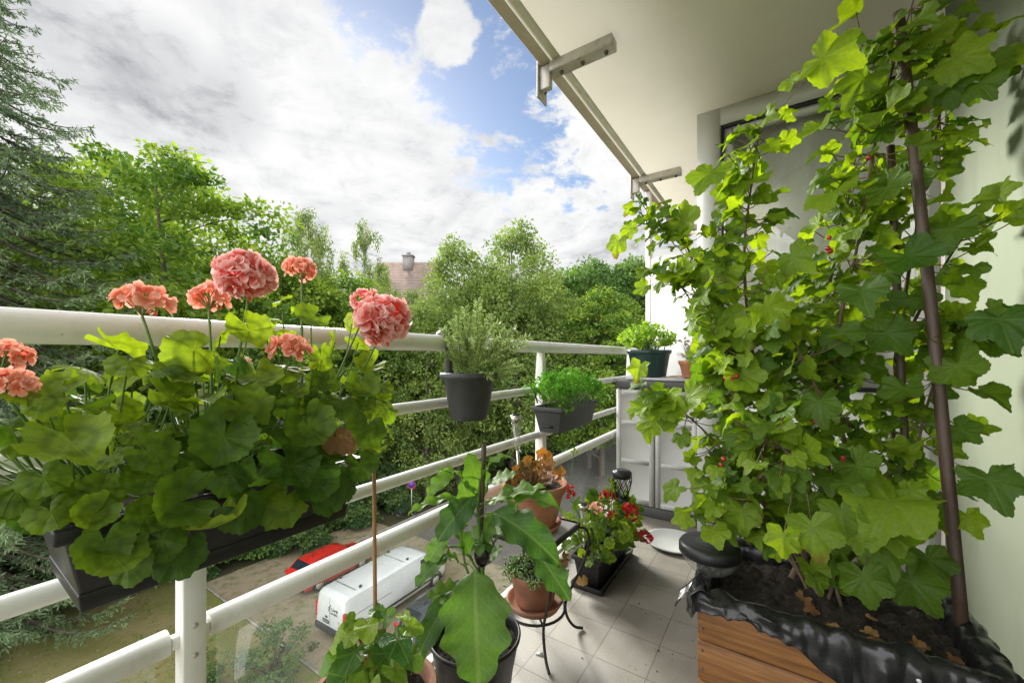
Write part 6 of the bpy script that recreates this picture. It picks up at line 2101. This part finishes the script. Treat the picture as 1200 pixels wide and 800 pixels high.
for a in (-.52, .52):
    th = np.linspace(0, 2 * PI, 25)
    wv = MB().tube([bpt(a + .33 * math.cos(t), .34 + .33 * math.sin(t)) for t in th], .018, 6, cap=False).build('wheel', MT['rubber'], bk, smooth=True)
    mb = MB()
    for k in range(10):
        t = 2 * PI * k / 10
        mb.tube([bpt(a, .34), bpt(a + .32 * math.cos(t), .34 + .32 * math.sin(t))], .004, 4)
    mb.build('spokes', MT['steel'], wv)
mb = MB()
for p, q in (((-.52, .34), (-.08, .34)), ((-.52, .34), (-.18, .80)), ((-.08, .34), (-.20, .90)), ((-.08, .34), (.36, .74)), ((-.18, .80), (.34, .82)), ((.33, .88), (.52, .34))):
    mb.tube([bpt(*p), bpt(*q)], .016, 6)
mb.build('frame', MT['trim'], bk, smooth=True)
MB().tube([bpt(-.30, .93), bpt(-.08, .94)], [.06, .03], 8).build('saddle', MT['rubber'], bk, smooth=True)
hb_ = np.cross(bd, bu)
MB().tube(curve_pts([bpt(.25, .98) - hb_ * .3, bpt(.33, .97) - hb_ * .1, bpt(.33, .97) + hb_ * .1, bpt(.25, .98) + hb_ * .3], 4), .013, 6).build('handlebar', MT['steel'], bk, smooth=True)

# ================================================================ SKY, SUN, CAMERA
SUN_EL = math.radians(23)
sd = np.array([-0.88, 0.47])
sd = sd / np.linalg.norm(sd)
sdir = np.array([sd[0] * math.cos(SUN_EL), sd[1] * math.cos(SUN_EL), math.sin(SUN_EL)])
w = bpy.data.worlds.new('World')
S.world = w
w.use_nodes = True
nt = w.node_tree
for n in list(nt.nodes):
    nt.nodes.remove(n)
out = nt.nodes.new('ShaderNodeOutputWorld')
sky = nt.nodes.new('ShaderNodeTexSky')
sky.sky_type = 'NISHITA'
sky.sun_disc = False
sky.sun_elevation = SUN_EL
sky.sun_rotation = math.atan2(sd[0], sd[1])
sky.altitude, sky.air_density, sky.dust_density, sky.ozone_density = 50, 1.0, 0.6, 1.2
bg = nt.nodes.new('ShaderNodeBackground')
bg.inputs[1].default_value = 0.05
Lk(nt, mixc(nt, 1.0, sky.outputs[0], (0.92, 0.98, 1.06), 'MULTIPLY'), bg.inputs[0])
tc = N(nt, 'TexCoord')
v = tc.outputs['Generated']
sep = N(nt, 'SeparateXYZ')
Lk(nt, v, sep.inputs[0])
zc = math_(nt, 'ADD', math_(nt, 'MAXIMUM', sep.outputs[2], 0.0), 0.16)
cmb = N(nt, 'CombineXYZ')
Lk(nt, math_(nt, 'DIVIDE', sep.outputs[0], zc), cmb.inputs[0])
Lk(nt, math_(nt, 'DIVIDE', sep.outputs[1], zc), cmb.inputs[1])
pv = cmb.outputs[0]


def wnoise(scale, detail, rough, off, dist=0.0):
    mp = N(nt, 'Mapping')
    mp.inputs['Location'].default_value = off
    Lk(nt, pv, mp.inputs['Vector'])
    n = N(nt, 'TexNoise', i_Scale=scale, i_Detail=detail, i_Roughness=rough, i_Distortion=dist)
    Lk(nt, mp.outputs[0], n.inputs['Vector'])
    return n.outputs['Fac']


def blob(px, py, inner, outer):
    d = nrm(ray(px, py))
    dt = N(nt, 'VectorMath', operation='DOT_PRODUCT')
    Lk(nt, v, dt.inputs[0])
    dt.inputs[1].default_value = d
    return sm(nt, dt.outputs['Value'], math.cos(math.radians(outer)), math.cos(math.radians(inner)))


cov = wnoise(2.2, 12, 0.66, (3.1, 1.7, 0), 0.4)
fine = wnoise(7.0, 10, 0.66, (0.4, 7.7, 0), 0.3)
shade = wnoise(1.5, 8, 0.55, (9.2, 4.4, 0), 0.6)
hole = math_(nt, 'MAXIMUM', blob(555, 65, 2, 13), math_(nt, 'MAXIMUM', math_(nt, 'MULTIPLY', blob(600, 150, 1, 12), 0.70), math_(nt, 'MULTIPLY', blob(680, 200, 1, 9), 0.55)))
hole = math_(nt, 'MAXIMUM', hole, math_(nt, 'MULTIPLY', blob(560, -160, 8, 26), 0.9))
dens = math_(nt, 'ADD', math_(nt, 'MULTIPLY', cov, 0.75), math_(nt, 'MULTIPLY', fine, 0.45))
dens = math_(nt, 'ADD', dens, 0.14)
dens = math_(nt, 'SUBTRACT', dens, math_(nt, 'MULTIPLY', hole, 0.325))
dens = math_(nt, 'ADD', dens, math_(nt, 'MULTIPLY', blob(525, 35, 0.5, 4), 0.22))
mask = sm(nt, dens, 0.50, 0.60)
gry = math_(nt, 'ADD', math_(nt, 'MULTIPLY', sm(nt, shade, 0.40, 0.66), 0.55), math_(nt, 'MULTIPLY', sm(nt, fine, 0.45, 0.7), 0.30))
gry = math_(nt, 'ADD', gry, math_(nt, 'MULTIPLY', math_(nt, 'MAXIMUM', blob(255, 122, 0, 6), blob(195, 88, 0, 6)), 0.52))
ccol = ramp(nt, gry, [(0.0, (0.345, 0.345, 0.345)), (0.45, (0.275, 0.277, 0.281)), (1.0, (0.125, 0.129, 0.138))])
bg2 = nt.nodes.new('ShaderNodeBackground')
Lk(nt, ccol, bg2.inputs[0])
# clouds behind the viewer are boosted, an added fill light for the balcony
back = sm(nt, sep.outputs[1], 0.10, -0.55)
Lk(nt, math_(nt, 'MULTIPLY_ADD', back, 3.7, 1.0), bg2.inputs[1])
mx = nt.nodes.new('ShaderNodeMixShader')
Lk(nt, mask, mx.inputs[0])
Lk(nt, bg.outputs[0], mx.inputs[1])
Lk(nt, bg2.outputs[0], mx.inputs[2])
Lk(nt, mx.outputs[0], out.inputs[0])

sun = bpy.data.lights.new('Sun', 'SUN')
sun.energy = 3.0
sun.angle = math.radians(20)
sun.color = (1.0, 0.96, 0.90)
so = bpy.data.objects.new('Sun', sun)
COL.objects.link(so)
so.rotation_euler = Vector(sdir).to_track_quat('Z', 'Y').to_euler()

cam = bpy.data.cameras.new('Camera')
co = bpy.data.objects.new('Camera', cam)
COL.objects.link(co)
co.location = (0, 0, CH)
co.rotation_euler = (PI / 2, 0, YAW)
cam.sensor_width = 36
cam.lens = 36 * FOC / 1200
cam.shift_y = (HY - 400) / 1200
cam.clip_start, cam.clip_end = 0.02, 3000
S.camera = co

S.view_settings.view_transform = 'Standard'
S.view_settings.look = 'None'
S.view_settings.gamma = 1.0
S.view_settings.use_curve_mapping = False
S.view_settings.exposure = 1.55
cy = S.cycles
cy.use_denoising = True
try:
    cy.denoiser = 'OPENIMAGEDENOISE'
except Exception:
    pass
cy.max_bounces = 8
cy.diffuse_bounces = 4
cy.glossy_bounces = 3
cy.transmission_bounces = 6
cy.transparent_max_bounces = 12
cy.caustics_reflective = cy.caustics_refractive = False
cy.sample_clamp_indirect = 6
